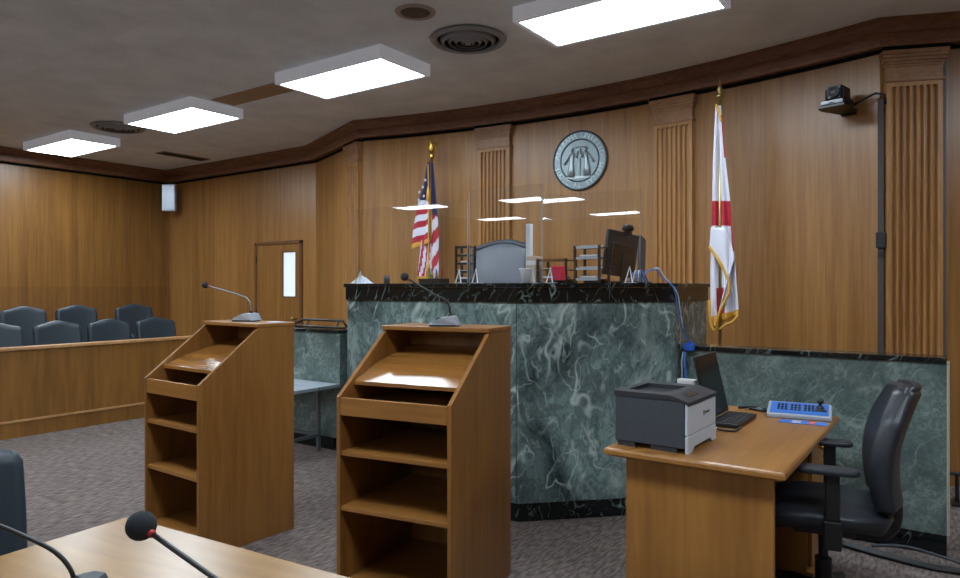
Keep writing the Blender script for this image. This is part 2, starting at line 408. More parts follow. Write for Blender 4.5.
# wall ring runs anticlockwise seen from outside so that its left side is outward for left->right order
wall_strip('wall_bench', [JL] + arc + [JR], 0, CEIL, M['wall_x'])
struct(MB().box(UL - 0.12, VB, 0, JL[0], VB + 0.12, CEIL).build('wall_back', M['wall_x']))
struct(MB().box(JR[0], VB, 0, UR + 0.12, VB + 0.12, CEIL).build('wall_back_right', M['wall_x']))
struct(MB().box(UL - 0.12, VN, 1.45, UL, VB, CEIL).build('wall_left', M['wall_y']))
struct(MB().box(UL - 0.12, VN, 0, UL + 0.004, VB, 1.45).build('trim_1', M['wall_lower']))  # lower part of the left wall, in a slightly darker veneer
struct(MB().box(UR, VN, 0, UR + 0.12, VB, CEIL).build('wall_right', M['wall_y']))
struct(MB().box(UL - 0.12, VN - 0.12, 0, UR + 0.12, VN, CEIL).build('wall_near', M['wall_x']))
struct(MB().box(UL - 0.2, VN - 0.2, -0.1, UR + 0.2, VB + 0.2, 0).build('floor', M['carpet']))
struct(MB().box(UL - 0.2, VN - 0.2, CEIL, UR + 0.2, VB + 0.2, CEIL + 0.1).build('ceiling', M['ceiling']))

# crown moulding swept round the room
def sweep(path, prof, name, mat):
    """prof: closed list of (offset towards the room, z)"""
    mb = MB(); rows = []
    offs = {}
    for o_, z in prof:
        if o_ not in offs: offs[o_] = offset_poly(path, -o_)
    for i in range(len(path)):
        rows.append([mb.bm.verts.new((offs[o_][i].x, offs[o_][i].y, z)) for o_, z in prof])
    n = len(prof)
    for a, b in zip(rows, rows[1:]):
        for k in range(n): mb.bm.faces.new((a[k], a[(k + 1) % n], b[(k + 1) % n], b[k]))
    mb.bm.faces.new(rows[0][::-1]); mb.bm.faces.new(rows[-1])
    bmesh.ops.recalc_face_normals(mb.bm, faces=mb.bm.faces[:])
    return struct(mb.build(name, mat))
ring = [(UL, VN), (UL, VB), JL] + arc + [JR, (UR, VB), (UR, VN)]
c0 = CEIL - 0.001
crown = [(0.001, c0), (0.175, c0), (0.175, c0 - 0.022), (0.155, c0 - 0.03), (0.145, c0 - 0.055), (0.115, c0 - 0.085), (0.10, c0 - 0.09),
         (0.10, c0 - 0.10), (0.094, c0 - 0.105), (0.094, c0 - 0.155), (0.088, c0 - 0.16), (0.088, c0 - 0.172), (0.082, c0 - 0.185), (0.001, c0 - 0.185)]
sweep(ring, crown, 'trim_2', M['crown'])
sweep(ring, [(0.001, c0 - 0.187), (0.022, c0 - 0.187), (0.022, c0 - 0.212), (0.001, c0 - 0.212)], 'trim_3', M['gap'])
sweep([(UL, VN), (UL, VB), JL], [(0.006, 0.001), (0.02, 0.001), (0.02, 0.1), (0.006, 0.1)], 'baseboard_left', M['trimwood'])

# fluted pilasters
def pilaster(n, px, pv, ang, wdt, zb=0.0):
    """n-th pilaster; front faces local -y"""
    root = bpy.data.objects.new('trim_%d' % n, None); col.objects.link(root); root.location = (px, pv, 0); root.rotation_euler = (0, 0, ang); struct(root)
    zt = 2.955; dp = 0.052; nf = 7; m = 0.028; fw = (wdt - 2 * m) / nf; hw = fw * 0.38
    nx = nf * 10; zs = [zb, zb + 0.5, 1.2, 2.0, 2.7] + [2.86 + 0.006 * k for k in range(12)] + [zt]
    xs = [-wdt / 2, -wdt / 2 + m] + [-wdt / 2 + m + fw * nf * k / nx for k in range(1, nx)] + [wdt / 2 - m, wdt / 2]
    mb = MB(); g = []
    for z in zs:
        row = []
        for x in xs:
            d = 0.0
            fx = (x + wdt / 2 - m) / fw
            if 0 < fx < nf and z < 2.925:
                cx = abs((fx % 1) - 0.5) * fw
                h = hw if z < 2.925 - hw else math.sqrt(max(0, hw * hw - (z - (2.925 - hw)) ** 2))
                if cx < h: d = 0.028 * math.sqrt(max(0, 1 - (cx / h) ** 3))
            row.append(mb.bm.verts.new((x, -dp + d, z)))
        g.append(row)
    for j in range(len(zs) - 1):
        for i in range(len(xs) - 1): mb.bm.faces.new((g[j][i], g[j][i + 1], g[j + 1][i + 1], g[j + 1][i]))
    mb.box(-wdt / 2, -dp + 0.0290, zb, wdt / 2, 0.03, zt)
    for sx in (-1, 1):
        xx = sorted((sx * wdt / 2, sx * (wdt / 2 - 0.001))); mb.box(xx[0], -dp, zb, xx[1], -dp + 0.02, zt)
    mb.build('fluted_shaft', M['pilaster'], root)
    k = MB().box(-wdt / 2 - 0.012, -dp - 0.012, zt, wdt / 2 + 0.012, 0.03, zt + 0.022).build('astragal', M['capital'], root, bevel=0.006)
    MB().box(-wdt / 2, -dp, zt + 0.022, wdt / 2, 0.03, zt + 0.11).build('frieze', M['capital'], root)
    c = MB()
    for k, (e, z0, z1) in enumerate(((0.006, 0.11, 0.13), (0.012, 0.13, 0.15), (0.020, 0.15, 0.175), (0.028, 0.175, 0.2), (0.034, 0.2, 0.230))):
        c.box(-wdt / 2 - e, -dp - e, zt + z0, wdt / 2 + e, 0.03, zt + z1)
    c.build('capital', M['capital'], root, bevel=0.004)
    MB().box(-wdt / 2 - 0.03, -dp - 0.028, zt + 0.2305, wdt / 2 + 0.03, 0.03, zt + 0.259).build('recess', M['gap'], root)
    return root
def arc_at(u):
    v = KV + 0.38 * (1 - ((u - CX) / 2.66) ** 2); sl = -2 * 0.38 * (u - CX) / 2.66 ** 2
    return v, math.atan(sl)
PW = 0.37
for n, u in ((4, -4.15), (5, -2.16)):
    v, a = arc_at(u); pilaster(n, u, v, a, 0.38)
chr_ = math.atan2(JR[1] - KV, JR[0] - KX1)
pilaster(6, KX1 + math.cos(chr_) * 0.212, KV + math.sin(chr_) * 0.212, chr_, PW)
pilaster(7, KX0 - math.cos(chr_) * 0.265, KV + math.sin(chr_) * 0.265, -chr_, PW)

# door in the back wall
def door():
    u0, u1, zt = -8.71, -7.65, 2.12
    d = bpy.data.objects.new('door_1', None); col.objects.link(d); d.location = ((u0 + u1) / 2, VB, 0); struct(d)
    hw = (u1 - u0) / 2
    f = MB(); f.box(-hw, -0.03, 0, -hw + 0.05, 0.02, zt); f.box(hw - 0.05, -0.03, 0, hw, 0.02, zt); f.box(-hw, -0.03, zt - 0.05, hw, 0.02, zt)
    f.build('door_frame', M['trimwood'], d, bevel=0.004)
    wl, wr, wb, wt = 0.115, 0.40, 1.31, 1.955
    p = MB(); a, b = -hw + 0.054, hw - 0.054
    p.box(a, -0.018, 0.01, wl, 0.015, zt - 0.055); p.box(wr, -0.018, 0.01, b, 0.015, zt - 0.055)
    p.box(wl, -0.018, 0.01, wr, 0.015, wb); p.box(wl, -0.018, wt, wr, 0.015, zt - 0.055)
    p.build('door_leaf', M['door'], d)
    MB().box(wl, -0.006, wb, wr, 0.002, wt).build('glass_pane', M['doorglass'], d)
    g = MB(); g.box(wl - 0.012, -0.024, wb - 0.012, wl + 0.006, 0, wt + 0.012); g.box(wr - 0.006, -0.024, wb - 0.012, wr + 0.012, 0, wt + 0.012)
    g.box(wl, -0.024, wb - 0.012, wr, 0, wb + 0.006); g.box(wl, -0.024, wt - 0.006, wr, 0, wt + 0.012); g.build('glazing_bead', M['trimwood'], d)
    for z in (1.86, 1.06, 0.26): MB().tube([(-hw + 0.055, -0.03, z - 0.05), (-hw + 0.055, -0.03, z + 0.05)], 0.009).build('hinge', M['black'], d)
    k = MB(); k.tube([(hw - 0.12, -0.02, 1.0), (hw - 0.12, -0.07, 1.0)], 0.012); k.ball((hw - 0.12, -0.085, 1.0), 0.028); k.build('door_knob', M['brass'], d, smooth=True)
door()

# raised floor behind the bench
dais_poly = [(KX0 + 0.05, 4.62), (KX1 - 0.12, 4.62)] + [(x, y - 0.02) for x, y in arc[::-1] if KX0 + 0.04 < x < KX1 - 0.1]
struct(MB().prism(dais_poly, 0, 0.60).build('floor_dais', M['carpet']))
DZ = 0.60
# platform for the jury's rear row
struct(MB().box(UL + 0.03, -0.2, 0, -8.62, 6.5, 0.15).build('floor_jury_riser', M['carpet']))

# ------------------------------------------------------------------ ceiling lights
def ceiling_light(loc, label, group):
    t = thing('ceiling_light', loc, label, 'ceiling light', 0, group)
    h = 0.105; L, W = 0.655, 0.315
    f = MB()
    for sx in (-1, 1): f.box(min(sx * L, sx * (L - 0.02)), -W, -h, max(sx * L, sx * (L - 0.02)), W, 0)
    for sy in (-1, 1): f.box(-L + 0.02, min(sy * W, sy * (W - 0.02)), -h, L - 0.02, max(sy * W, sy * (W - 0.02)), 0)
    f.box(-L + 0.02, -W + 0.02, -0.02, L - 0.02, W - 0.02, 0)
    f.build('housing', M['fixture'], t)
    f = MB()
    for sx in (-1, 1): f.box(min(sx * (L - 0.0205), sx * (L - 0.036)), -W + 0.0205, -h, max(sx * (L - 0.0205), sx * (L - 0.036)), W - 0.0205, -h + 0.014)
    for sy in (-1, 1): f.box(-L + 0.036, min(sy * (W - 0.0205), sy * (W - 0.036)), -h, L - 0.036, max(sy * (W - 0.0205), sy * (W - 0.036)), -h + 0.014)
    f.build('inner_lip', M['fixture'], t)
    MB().box(-L + 0.037, -W + 0.037, -h + 0.002, L - 0.037, W - 0.037, -h + 0.012).build('diffuser', M['diffuser'], t)
    return t
cols = (-9.70, -7.10, -4.46, -1.90)
desc = ('leftmost of the four lit ceiling lights, above the jury chairs', 'second lit ceiling light from the left, beside the dark round diffuser',
        'third lit ceiling light from the left, at the end of the brown ceiling strip', 'largest lit ceiling light, cut by the top edge of the photo')
proto = None
for u, ds in zip(cols, desc):
    loc = (u, 4.36, CEIL)
    if proto is None: proto = ceiling_light(loc, 'white ' + ds, 'row of ceiling lights in front of the bench')
    else: dup(proto, loc, label='white ' + ds)
for v in (1.2, -5.2, -8.4):
    for u in cols + (0.66,):
        dup(proto, (u, v, CEIL), label='white rectangular ceiling light in the rows behind the camera', group='ceiling lights over the public seating')
dup(proto, (0.66 + 1.2, 4.36, CEIL), label='white rectangular ceiling light beyond the right edge of the photo', group='ceiling lights over the right corner')

def M4loc(x, y, z, rx=0, ry=0, rz=0): return Matrix.Translation((x, y, z)) @ Euler((rx, ry, rz)).to_matrix().to_4x4()
# round air diffusers
def diffuser(loc, label):
    t = thing('air_diffuser', loc, label, 'air vent', 0, 'round ceiling air diffusers')
    MB().lathe([(0.0, -0.004), (0.285, -0.004), (0.30, -0.012), (0.285, -0.03), (0.255, -0.034), (0.245, -0.02), (0.24, -0.006)], n=48).build('outer_ring', M['grille_l'], t, smooth=True)
    MB().lathe([(0, -0.006), (0.24, -0.006)], n=48).build('throat', M['gap'], t)
    for r in (0.215, 0.165, 0.115, 0.065):
        MB().lathe([(r, -0.010), (r + 0.004, -0.014), (r - 0.02, -0.045), (r - 0.028, -0.046), (r - 0.024, -0.040), (r, -0.010)], n=40).build('louvre_ring', M['grille_l'], t, smooth=True)
    MB().lathe([(0, -0.05), (0.022, -0.048), (0.03, -0.03), (0.0, -0.01)], n=20).build('hub', M['grille_l'], t, smooth=True)
    return t
df = diffuser((-3.16, 4.35, CEIL), 'large grey round ceiling air diffuser in the middle beside the small round speaker')
dup(df, (-8.37, 4.30, CEIL), label='dark round ceiling air diffuser half hidden behind the second light from the left')
t = thing('ceiling_speaker', (-3.165, 3.72, CEIL), 'small round brown-mesh ceiling speaker at the top of the photo', 'speaker')
MB().lathe([(0.105, -0.004), (0.11, -0.012), (0.14, -0.008), (0.145, -0.001)], n=40).build('rim', M['cream'], t, smooth=True)
MB().lathe([(0, -0.010), (0.09, -0.008), (0.107, -0.004)], n=40).build('mesh_cover', M['spk_in'], t, smooth=True)
tag(MB().box(-6.37, 4.235, CEIL - 0.012, -5.10, 4.50, CEIL - 0.0005).build('ceiling_strip', M['slot']), 'brown flat strip on the ceiling between the second and third lights', 'ceiling panel')
t = thing('slot_vent', (-9.47, 5.83, CEIL), 'narrow brown slotted vent on the ceiling near the far corner', 'air vent')
MB().box(-0.12, -0.37, -0.010, 0.12, 0.37, -0.0005).build('frame', M['slot'], t)
for k in range(4): MB().box(-0.09 + k * 0.052, -0.34, -0.016, -0.07 + k * 0.052, 0.34, -0.0101).build('slat', M['grille'], t)

# wall speaker in the far left corner
t = thing('wall_speaker', (-10.70, 6.36, 2.70), 'pale grey box loudspeaker mounted high in the far left corner', 'speaker', R(38))
MB().prism([(-0.11, -0.09), (0.11, -0.09), (0.08, 0.07), (-0.08, 0.07)], 0, 0.44).build('cabinet', M['lgrey'], t, bevel=0.01)
MB().box(-0.095, -0.098, 0.02, 0.095, -0.0905, 0.42).build('grille', M['silver'], t)
MB().box(-0.03, 0.071, 0.14, 0.03, 0.12, 0.3).build('bracket', M['grille'], t)

# ------------------------------------------------------------------ seal on the wall
v, a = arc_at(-3.13)
SZ = 2.73
t = thing('wall_seal', (-3.155, v - 0.001, SZ), 'round pewter seal with two figures and raised lettering on the wood wall', 'wall seal', a)
t.scale = (1.05, 1.0, 1.05)
FR = M4loc(0, 0, 0, R(90))          # local z -> -y (towards the room)
MB().lathe([(0, 0.02), (0.285, 0.02), (0.285, 0.002), (0, 0.002)], n=64, M4=FR).build('disc', M['seal'], t)
MB().lathe([(0.272, 0.02), (0.277, 0.031), (0.287, 0.03), (0.290, 0.02), (0.288, 0.004)], n=64, M4=FR).build('outer_rim', M['seal_d'], t, smooth=True)
MB().lathe([(0.196, 0.02), (0.200, 0.030), (0.206, 0.030), (0.210, 0.02)], n=64, M4=FR).build('inner_rim', M['seal_d'], t, smooth=True)
MB().lathe([(0, 0.0205), (0.197, 0.0205)], n=64, M4=FR).build('field', M['seal'], t)
def ring_text(s, a0, a1, rad, flip):
    me_all = bmesh.new()
    for i, ch in enumerate(s):
        if ch == ' ': continue
        an = a0 + (a1 - a0) * i / (len(s) - 1)
        cu = bpy.data.curves.new('c', 'FONT'); cu.body = ch; cu.size = 0.066; cu.extrude = 0.003; cu.align_x = 'CENTER'; cu.align_y = 'CENTER'
        o = bpy.data.objects.new('c', cu); col.objects.link(o)
        me = bpy.data.meshes.new_from_object(o.evaluated_get(bpy.context.evaluated_depsgraph_get())); bpy.data.objects.remove(o)
        rot = an - PI / 2 if not flip else an + PI / 2
        me.transform(Matrix.Translation((rad * math.cos(an), rad * math.sin(an), 0.024)) @ Matrix.Rotation(rot, 4, 'Z'))
        me.transform(FR); me_all.from_mesh(me)
    m = bpy.data.meshes.new('lettering'); me_all.to_mesh(m); me_all.free(); m.materials.append(M['seal_l'])
    o = bpy.data.objects.new('lettering', m); col.objects.link(o); o.parent = t
ring_text('ALABAMA UNIFIED', R(168), R(12), 0.24, False)
ring_text('JUDICIAL SYSTEM', R(196), R(344), 0.24, True)
def figure(cx, lean, arm):
    mb = MB()
    mb.tube([(cx - 0.0, -0.022, -0.15), (cx, -0.026, -0.08), (cx + lean * .5, -0.028, 0.0), (cx + lean, -0.028, 0.06), (cx + lean, -0.026, 0.085)], [0.040, 0.030, 0.018, 0.024, 0.009], n=12)
    mb.ball((cx + lean, -0.03, 0.108), 0.017, n=12)
    mb.tube([(cx + lean + 0.02 * arm, -0.03, 0.062), (cx + lean + 0.045 * arm, -0.034, 0.03), (cx + lean + 0.062 * arm, -0.034, 0.09)], [0.012, 0.010, 0.008], n=8)
    mb.tube([(cx + lean - 0.02 * arm, -0.03, 0.062), (cx + lean - 0.055 * arm, -0.034, 0.02), (cx + lean - 0.085 * arm, -0.034, -0.03)], [0.012, 0.010, 0.008], n=8)
    mb.build('relief_figure', M['seal_l'], t, smooth=True)
figure(-0.085, 0.012, 1); figure(0.085, -0.015, -1)
mb = MB(); mb.box(-0.14, -0.028, -0.172, 0.13, -0.02, -0.15); mb.tube([(0.005, -0.03, -0.15), (0.005, -0.03, 0.12)], 0.006, n=8); mb.tube([(-0.05, -0.03, 0.135), (0.06, -0.03, 0.128)], 0.006, n=8)
mb.build('relief_base', M['seal_l'], t)

# ------------------------------------------------------------------ cable raceways, wall camera
def on_cham(s, off):                 # along the right-hand angled wall from the kink
    return (KX1 + math.cos(chr_) * s + math.sin(chr_) * off, KV + math.sin(chr_) * s - math.cos(chr_) * off)
x, y = at(881, 100, v=KV - 0.0)[:2]
t = thing('cable_raceway', (KX1 + 0.010, KV - 0.012, 0.9), 'brown vertical cable raceway left of the right-hand fluted pilaster', 'cable cover', 0)
MB().box(-0.024, -0.014, -0.9, 0.018, 0.006, 1.95).build('channel', M['conduit'], t, bevel=0.003)
MB().box(-0.034, -0.04, 0.84, 0.030, -0.0145, 0.955).build('junction_box', M['black'], t, bevel=0.004)
MB().box(-0.018, -0.022, 0.77, 0.012, -0.0145, 0.81).build('coupling', M['black'], t)
x, y = on_cham(0.416, 0.012)
tag(MB().box(-0.012, -0.012, 0, 0.012, 0.008, 3.16).build('wall_raceway', M['conduit_g']), 'grey vertical cable cover right of the right-hand fluted pilaster', 'cable cover').location = (x, y, 0.0)
bpy.data.objects['wall_raceway'].rotation_euler = (0, 0, chr_)

cv, ca = arc_at(-0.70)
t = thing('wall_camera', (-0.70, cv, 2.80), 'black conference camera on a small bracket high on the wall', 'camera', ca)
MB().box(-0.05, -0.025, -0.03, 0.05, 0.002, 0.01).build('wall_plate', M['black'], t, bevel=0.004)
MB().prism([(-0.085, -0.30), (0.085, -0.30), (0.10, -0.22), (0.05, -0.024), (-0.05, -0.024), (-0.10, -0.22)], -0.02, 0.0).build('shelf_bracket', M['black'], t, bevel=0.003)
b_ = MB(); b_.lathe([(0, 0), (0.095, 0), (0.105, 0.012), (0.095, 0.035), (0.05, 0.045), (0, 0.045)], (0, -0.19, 0.001), n=32)
b_.build('camera_base', M['black'], t, smooth=False)
MB().box(-0.07, -0.292, 0.006, 0.07, -0.275, 0.034).build('front_strip', M['lgrey'], t, bevel=0.004)
h = MB(); h.box(-0.065, -0.245, 0.045, -0.048, -0.14, 0.135); h.box(0.048, -0.245, 0.045, 0.065, -0.14, 0.135); h.box(-0.0478, -0.25, 0.05, 0.0478, -0.13, 0.15)
t.scale = (1.1, 1.1, 1.0)
h.build('camera_head', M['black'], t, bevel=0.012)
l_ = MB(); l_.lathe([(0, 0.002), (0.032, 0.002), (0.04, 0.012), (0.042, 0.0), (0.042, -0.03)], n=28, M4=M4loc(0, -0.258, 0.10, R(90))); l_.build('lens', M['dgrey2'], t, smooth=True)
MB().tube([(0.06, -0.1, 0.012), (0.12, -0.08, 0.05), (0.19, -0.06, 0.085), (0.235, -0.03, 0.07), (0.24, -0.02, 0.0)], 0.009).build('cable', M['black'], t, smooth=True)

# ------------------------------------------------------------------ judge's bench
front = [(-4.44, 4.99), (-4.44, 4.32), (-3.71, 3.59), (-2.23, 3.59), (-1.50, 4.32), (-1.50, 4.99)]
def ushape(off, depth):
    a = offset_poly(front, -off); b = offset_poly(front, depth)
    return [tuple(p) for p in a] + [tuple(p) for p in b[::-1]]
BT = 1.475
bench = thing('judges_bench', (-2.97, 4.3, 0), "large judges' bench faced in veined green marble with black marble top band", 'bench')
def bpart(name, poly, z0, z1, mat, bevel=0.0):
    return MB().prism([(p[0] + 2.97, p[1] - 4.3) for p in poly], z0, z1).build(name, mat, bench, bevel=bevel)
# marble facing slabs, one per face
def slab(i, z0, z1, off, th, mat, name):
    a = offset_poly(front, -off); b = offset_poly(front, -off + th)
    return bpart(name, [tuple(a[i]), tuple(a[i + 1]), tuple(b[i + 1]), tuple(b[i])], z0, z1, mat)
for i in range(5):
    slab(i, 0.115, 1.355, 0.0, 0.03, M['marble'], 'marble_panel')
    slab(i, 1.355, 1.447, 0.012, 0.04, M['marble_b'], 'band')
    slab(i, 0.0, 0.115, -0.012, 0.03, M['marble_b'], 'plinth')
bpart('carcass', ushape(-0.032, 0.42), 0.002, 1.446, M['desk_v'])
bpart('countertop', ushape(0.028, 0.45), 1.4475, BT, M['marble_b'], bevel=0.004)
for u_, v_ in ((-2.23, 3.59),): pass
# dividing joint in the front facing
MB().box(-2.243 + 2.97, 3.5885 - 4.3, 0.115, -2.238 + 2.97, 3.5897 - 4.3, 1.355).build('joint', M['grille'], bench)

def wing(x0, x1, v, label):
    t = thing('marble_partition', ((x0 + x1) / 2, v, 0), label, 'low wall', 0, None)
    hw = (x1 - x0) / 2
    MB().box(-hw, 0, 0.0, hw, 0.14, 0.115).build('plinth', M['marble_b'], t)
    MB().box(-hw, -0.012, 0.115, hw, 0.14, 1.04).build('marble_panel', M['marble_l'], t)
    MB().box(-hw, -0.03, 1.0405, hw, 0.16, 1.07).build('cap', M['marble_b'], t, bevel=0.003)
    return t, hw
rw, hw = wing(-1.465, -0.06, 4.46, 'low pale green marble wall with black cap behind the desk')
MB().box(hw + 0.0005, -0.012, 0.115, hw + 0.012, 0.14, 1.04).build('end_trim', M['tape'], rw)
lw, hw = wing(-6.2, -4.475, 4.25, 'low green marble wall left of the bench behind the grey-topped table')
# black rail on the left wing
t = thing('metal_rail', (-4.80, 4.32, 1.07), 'black metal rail lying along the low marble wall left of the bench', 'rail')
r_ = MB(); r_.tube([(-0.42, 0.03, 0.02), (-0.28, 0.03, 0.075), (0.25, 0.03, 0.075), (0.30, 0.03, 0.02)], 0.011); r_.build('upper_tube', M['black'], t, smooth=True)
MB().tube([(-0.50, 0.0, 0.014), (0.31, 0.0, 0.014)], 0.011).build('lower_tube', M['black'], t, smooth=True)
for x in (-0.2, 0.2): MB().tube([(x, 0.0, 0.016), (x, 0.03, 0.075)], 0.008).build('strut', M['black'], t)
# grey topped table
t = thing('side_table', (-4.95, 3.96, 0), 'narrow grey-topped metal table against the low marble wall between the lecterns', 'table')
MB().box(-0.55, -0.255, 0.575, 0.52, -0.01, 0.605).build('top_board', M['benchtop'], t, bevel=0.004)
MB().box(-0.55, 0.0, 0.575, 0.52, 0.245, 0.605).build('top_board', M['benchtop'], t, bevel=0.004)
for sx in (-0.5, 0.30):
    for sy in (-0.2, 0.19):
        MB().box(sx - 0.014, sy - 0.014, 0, sx + 0.014, sy + 0.014, 0.575).build('leg', M['steel'], t)
f_ = MB()
for sx in (-0.5, 0.30): f_.box(sx - 0.011, -0.186, 0.13, sx + 0.011, 0.176, 0.155)
for sy in (-0.2, 0.19): f_.box(-0.486, sy - 0.011, 0.13, 0.286, sy + 0.011, 0.155)
f_.build('lower_frame', M['steel'], t)

# ------------------------------------------------------------------ things on the bench
# clear shields
def shield(x0, x1, v, ztop, label, rz=0):
    u0 = at(x0, 280, v=v).x; u1 = at(x1, 280, v=v).x
    t = thing('clear_shield', ((u0 + u1) / 2, v, BT), label, 'clear screen', R(rz), 'clear shields on the bench')
    hw = (u1 - u0) / 2; h = ztop - BT
    MB().box(-hw, -0.003, 0.003, hw, 0.003, h).build('acrylic_sheet', M['glass'], t)
    for s in (-1, 1): MB().box(s * (hw + 0.001) - 0.0008, -0.003, 0.003, s * (hw + 0.001) + 0.0008, 0.003, h).build('polished_edge', M['acr_edge'], t)
    for s in (-1, 1):
        x = s * (hw - 0.06)
        f = MB(); f.tube([(x - 0.022, -0.022, 0.005), (x, -0.009, 0.095), (x + 0.022, -0.022, 0.005)], 0.0045); f.box(x - 0.03, -0.03, 0, x + 0.03, 0.03, 0.0029)
        f.build('foot', M['white'], t)
    return t
def zat(x, y, v): return at(x, y, v=v).z
sh = shield(357, 466, 3.74, zat(410, 205, 3.74), 'clear upright shield at the left end of the bench top', rz=1.8)
shield(470, 541, 3.74, zat(500, 188, 3.74), "clear upright shield in front of the judge's chair", rz=1.2)
shield(543, 640, 3.86, zat(600, 192, 3.86), 'clear upright shield in front of the tiered letter racks', rz=0)

# judge's chair
def judge_chair():
    c = at(478, 281, v=5.36)
    t = thing('judges_chair', (c.x, c.y, DZ), "large grey leather judge's chair with arched studded back behind the bench", 'chair', R(-8))
    def back(s, tt):
        w = 0.335 + 0.02 * tt; x = (s - .5) * 2
        z = 0.45 + tt * (0.79 + 0.055 * math.cos(x * PI / 2 * 1.1)); y = 0.26 + 0.10 * tt + 0.05 * (1 - x * x)
        return Vector((x * w, y - 0.08 * math.sin(PI * tt) * (1 - x * x), z))
    MB().grid(12, 10, back).build('backrest', M['leatherg'], t, smooth=True, solid=0.09)
    e = MB(); pts = [back(0, k / 8) + Vector((0, -0.03, 0)) for k in range(9)] + [back(k / 12, 1) + Vector((0, -0.03, 0)) for k in range(1, 12)] + [back(1, 1 - k / 8) + Vector((0, -0.03, 0)) for k in range(9)]
    e.tube(pts, 0.03, n=10); e.build('rolled_edge', M['leather_e'], t, smooth=True)
    s_ = MB(); s_.box(-0.29, -0.28, 0.38, 0.29, 0.28, 0.50); s_.build('seat', M['leatherg'], t, bevel=0.04, smooth=True)
    for sx in (-1, 1):
        a_ = MB(); a_.tube([(sx * 0.30, 0.24, 0.68), (sx * 0.32, -0.15, 0.70), (sx * 0.32, -0.24, 0.66), (sx * 0.31, -0.2, 0.46)], 0.03); a_.build('armrest', M['leatherg'], t, smooth=True)
    MB().tube([(0, 0, 0.08), (0, 0, 0.38)], 0.03).build('post', M['black'], t)
    for k in range(5):
        a = k * 2 * PI / 5; MB().tube([(0, 0, 0.1), (0.3 * math.cos(a), 0.3 * math.sin(a), 0.05)], [0.025, 0.018]).build('leg', M['black'], t)
        MB().ball((0.3 * math.cos(a), 0.3 * math.sin(a), 0.026), 0.026, n=10).build('caster', M['black'], t)
judge_chair()

# tiered letter racks
def letter_rack(px0, px1, pytop, v, n, label, shelfmat, D=0.14):
    u0 = at(px0, 280, v=v).x; u1 = at(px1, 280, v=v).x; h = zat((px0 + px1) / 2, pytop, v) - BT
    t = thing('letter_rack', ((u0 + u1) / 2, v, BT), label, 'letter rack', 0); hw = (u1 - u0) / 2
    f = MB()
    for sx in (-1, 1):
        f.box(sx * hw - 0.007, D / 2 - 0.007, 0, sx * hw + 0.007, D / 2 + 0.007, h)
        MB().box(sx * hw - 0.007, -D / 2 - 0.007, 0, sx * hw + 0.007, -D / 2 + 0.007, h).build('front_post', M['black'], t)
    f.box(-hw, D / 2 - 0.004, 0, hw, D / 2 + 0.004, 0.02); f.build('upright_frame', M['black'], t)
    for k in range(n):
        z = 0.02 + (h - 0.035) * k / (n - 1)
        s_ = MB(); s_.box(-hw + 0.008, -D / 2 + 0.008, z, hw - 0.008, D / 2 - 0.008, z + 0.006); s_.box(-hw + 0.008, -D / 2 + 0.008, z, hw - 0.008, -D / 2 + 0.012, z + 0.014)
        s_.build('shelf', shelfmat, t)
        s2 = MB(); s2.box(-hw + 0.0075, -D / 2 - 0.003, z - 0.004, hw - 0.0075, -D / 2 + 0.004, z + 0.012); s2.build('shelf_lip', M['silver'] if px1 > 590 else shelfmat, t)
        if k < n - 1 or px1 > 590:
            MB().box(-hw + 0.02, -D / 2 + 0.03, z + 0.0065, hw - 0.03, D / 2 - 0.02, z + 0.006 + (0.012 if k % 2 else 0.02)).build('paper_stack', M['paper'], t)
    return t
letter_rack(459, 472, 246, 4.00, 5, "narrow black tiered letter rack left of the judge's chair", M['black'], D=0.07)
letter_rack(580, 604, 246, 4.00, 4, 'taller black tiered letter rack beside the monitor with paper on top', M['black'])
letter_rack(543, 571, 259, 4.00, 3, 'lower brown letter rack holding papers and a red folder', M['trimwood'])
p = at(559, 267, v=3.90)
tag(MB().box(-0.045, -0.004, 0, 0.045, 0.004, 0.09, rot=(R(10), 0, 0)).build('red_folder', M['hotpink']), 'bright red folder standing in front of the low letter rack', 'folder').location = (p.x, p.y, BT + 0.02)
p = at(536, 270, v=3.96)
t = thing('tissue_box', (p.x - 0.01, p.y, BT), 'pale beige upright box right of the white cup', 'box')
MB().box(-0.035, -0.05, 0, 0.035, 0.05, 0.18).build('carton', M['beige'], t, bevel=0.004)
MB().box(-0.0355, -0.0505, 0.12, 0.0355, -0.0501, 0.15).build('print_band', M['paper'], t)
p = at(526, 270, v=3.67)
t = thing('paper_cup', (p.x, p.y, BT), "white tapered cup on the bench in front of the judge's chair", 'cup')
MB().lathe([(0, 0), (0.026, 0), (0.040, 0.085), (0.042, 0.088), (0.038, 0.086), (0.024, 0.004), (0, 0.004)], n=24).build('cup_body', M['white'], t, smooth=True)
MB().lathe([(0.0385, 0.083), (0.044, 0.085), (0.044, 0.09), (0.039, 0.091)], n=24).build('rim', M['white'], t, smooth=True)
# white post
p = at(529.5, 250, v=4.15)
t = thing('white_post', (p.x, p.y, BT), "white upright post between the judge's chair and the beige box", 'post')
MB().box(-0.018, -0.02, 0.006, 0.018, 0.02, zat(529, 224, 4.15) - BT).build('post_body', M['white'], t, bevel=0.003)
MB().box(-0.05, -0.05, 0, 0.05, 0.05, 0.006).build('foot_plate', M['white'], t)
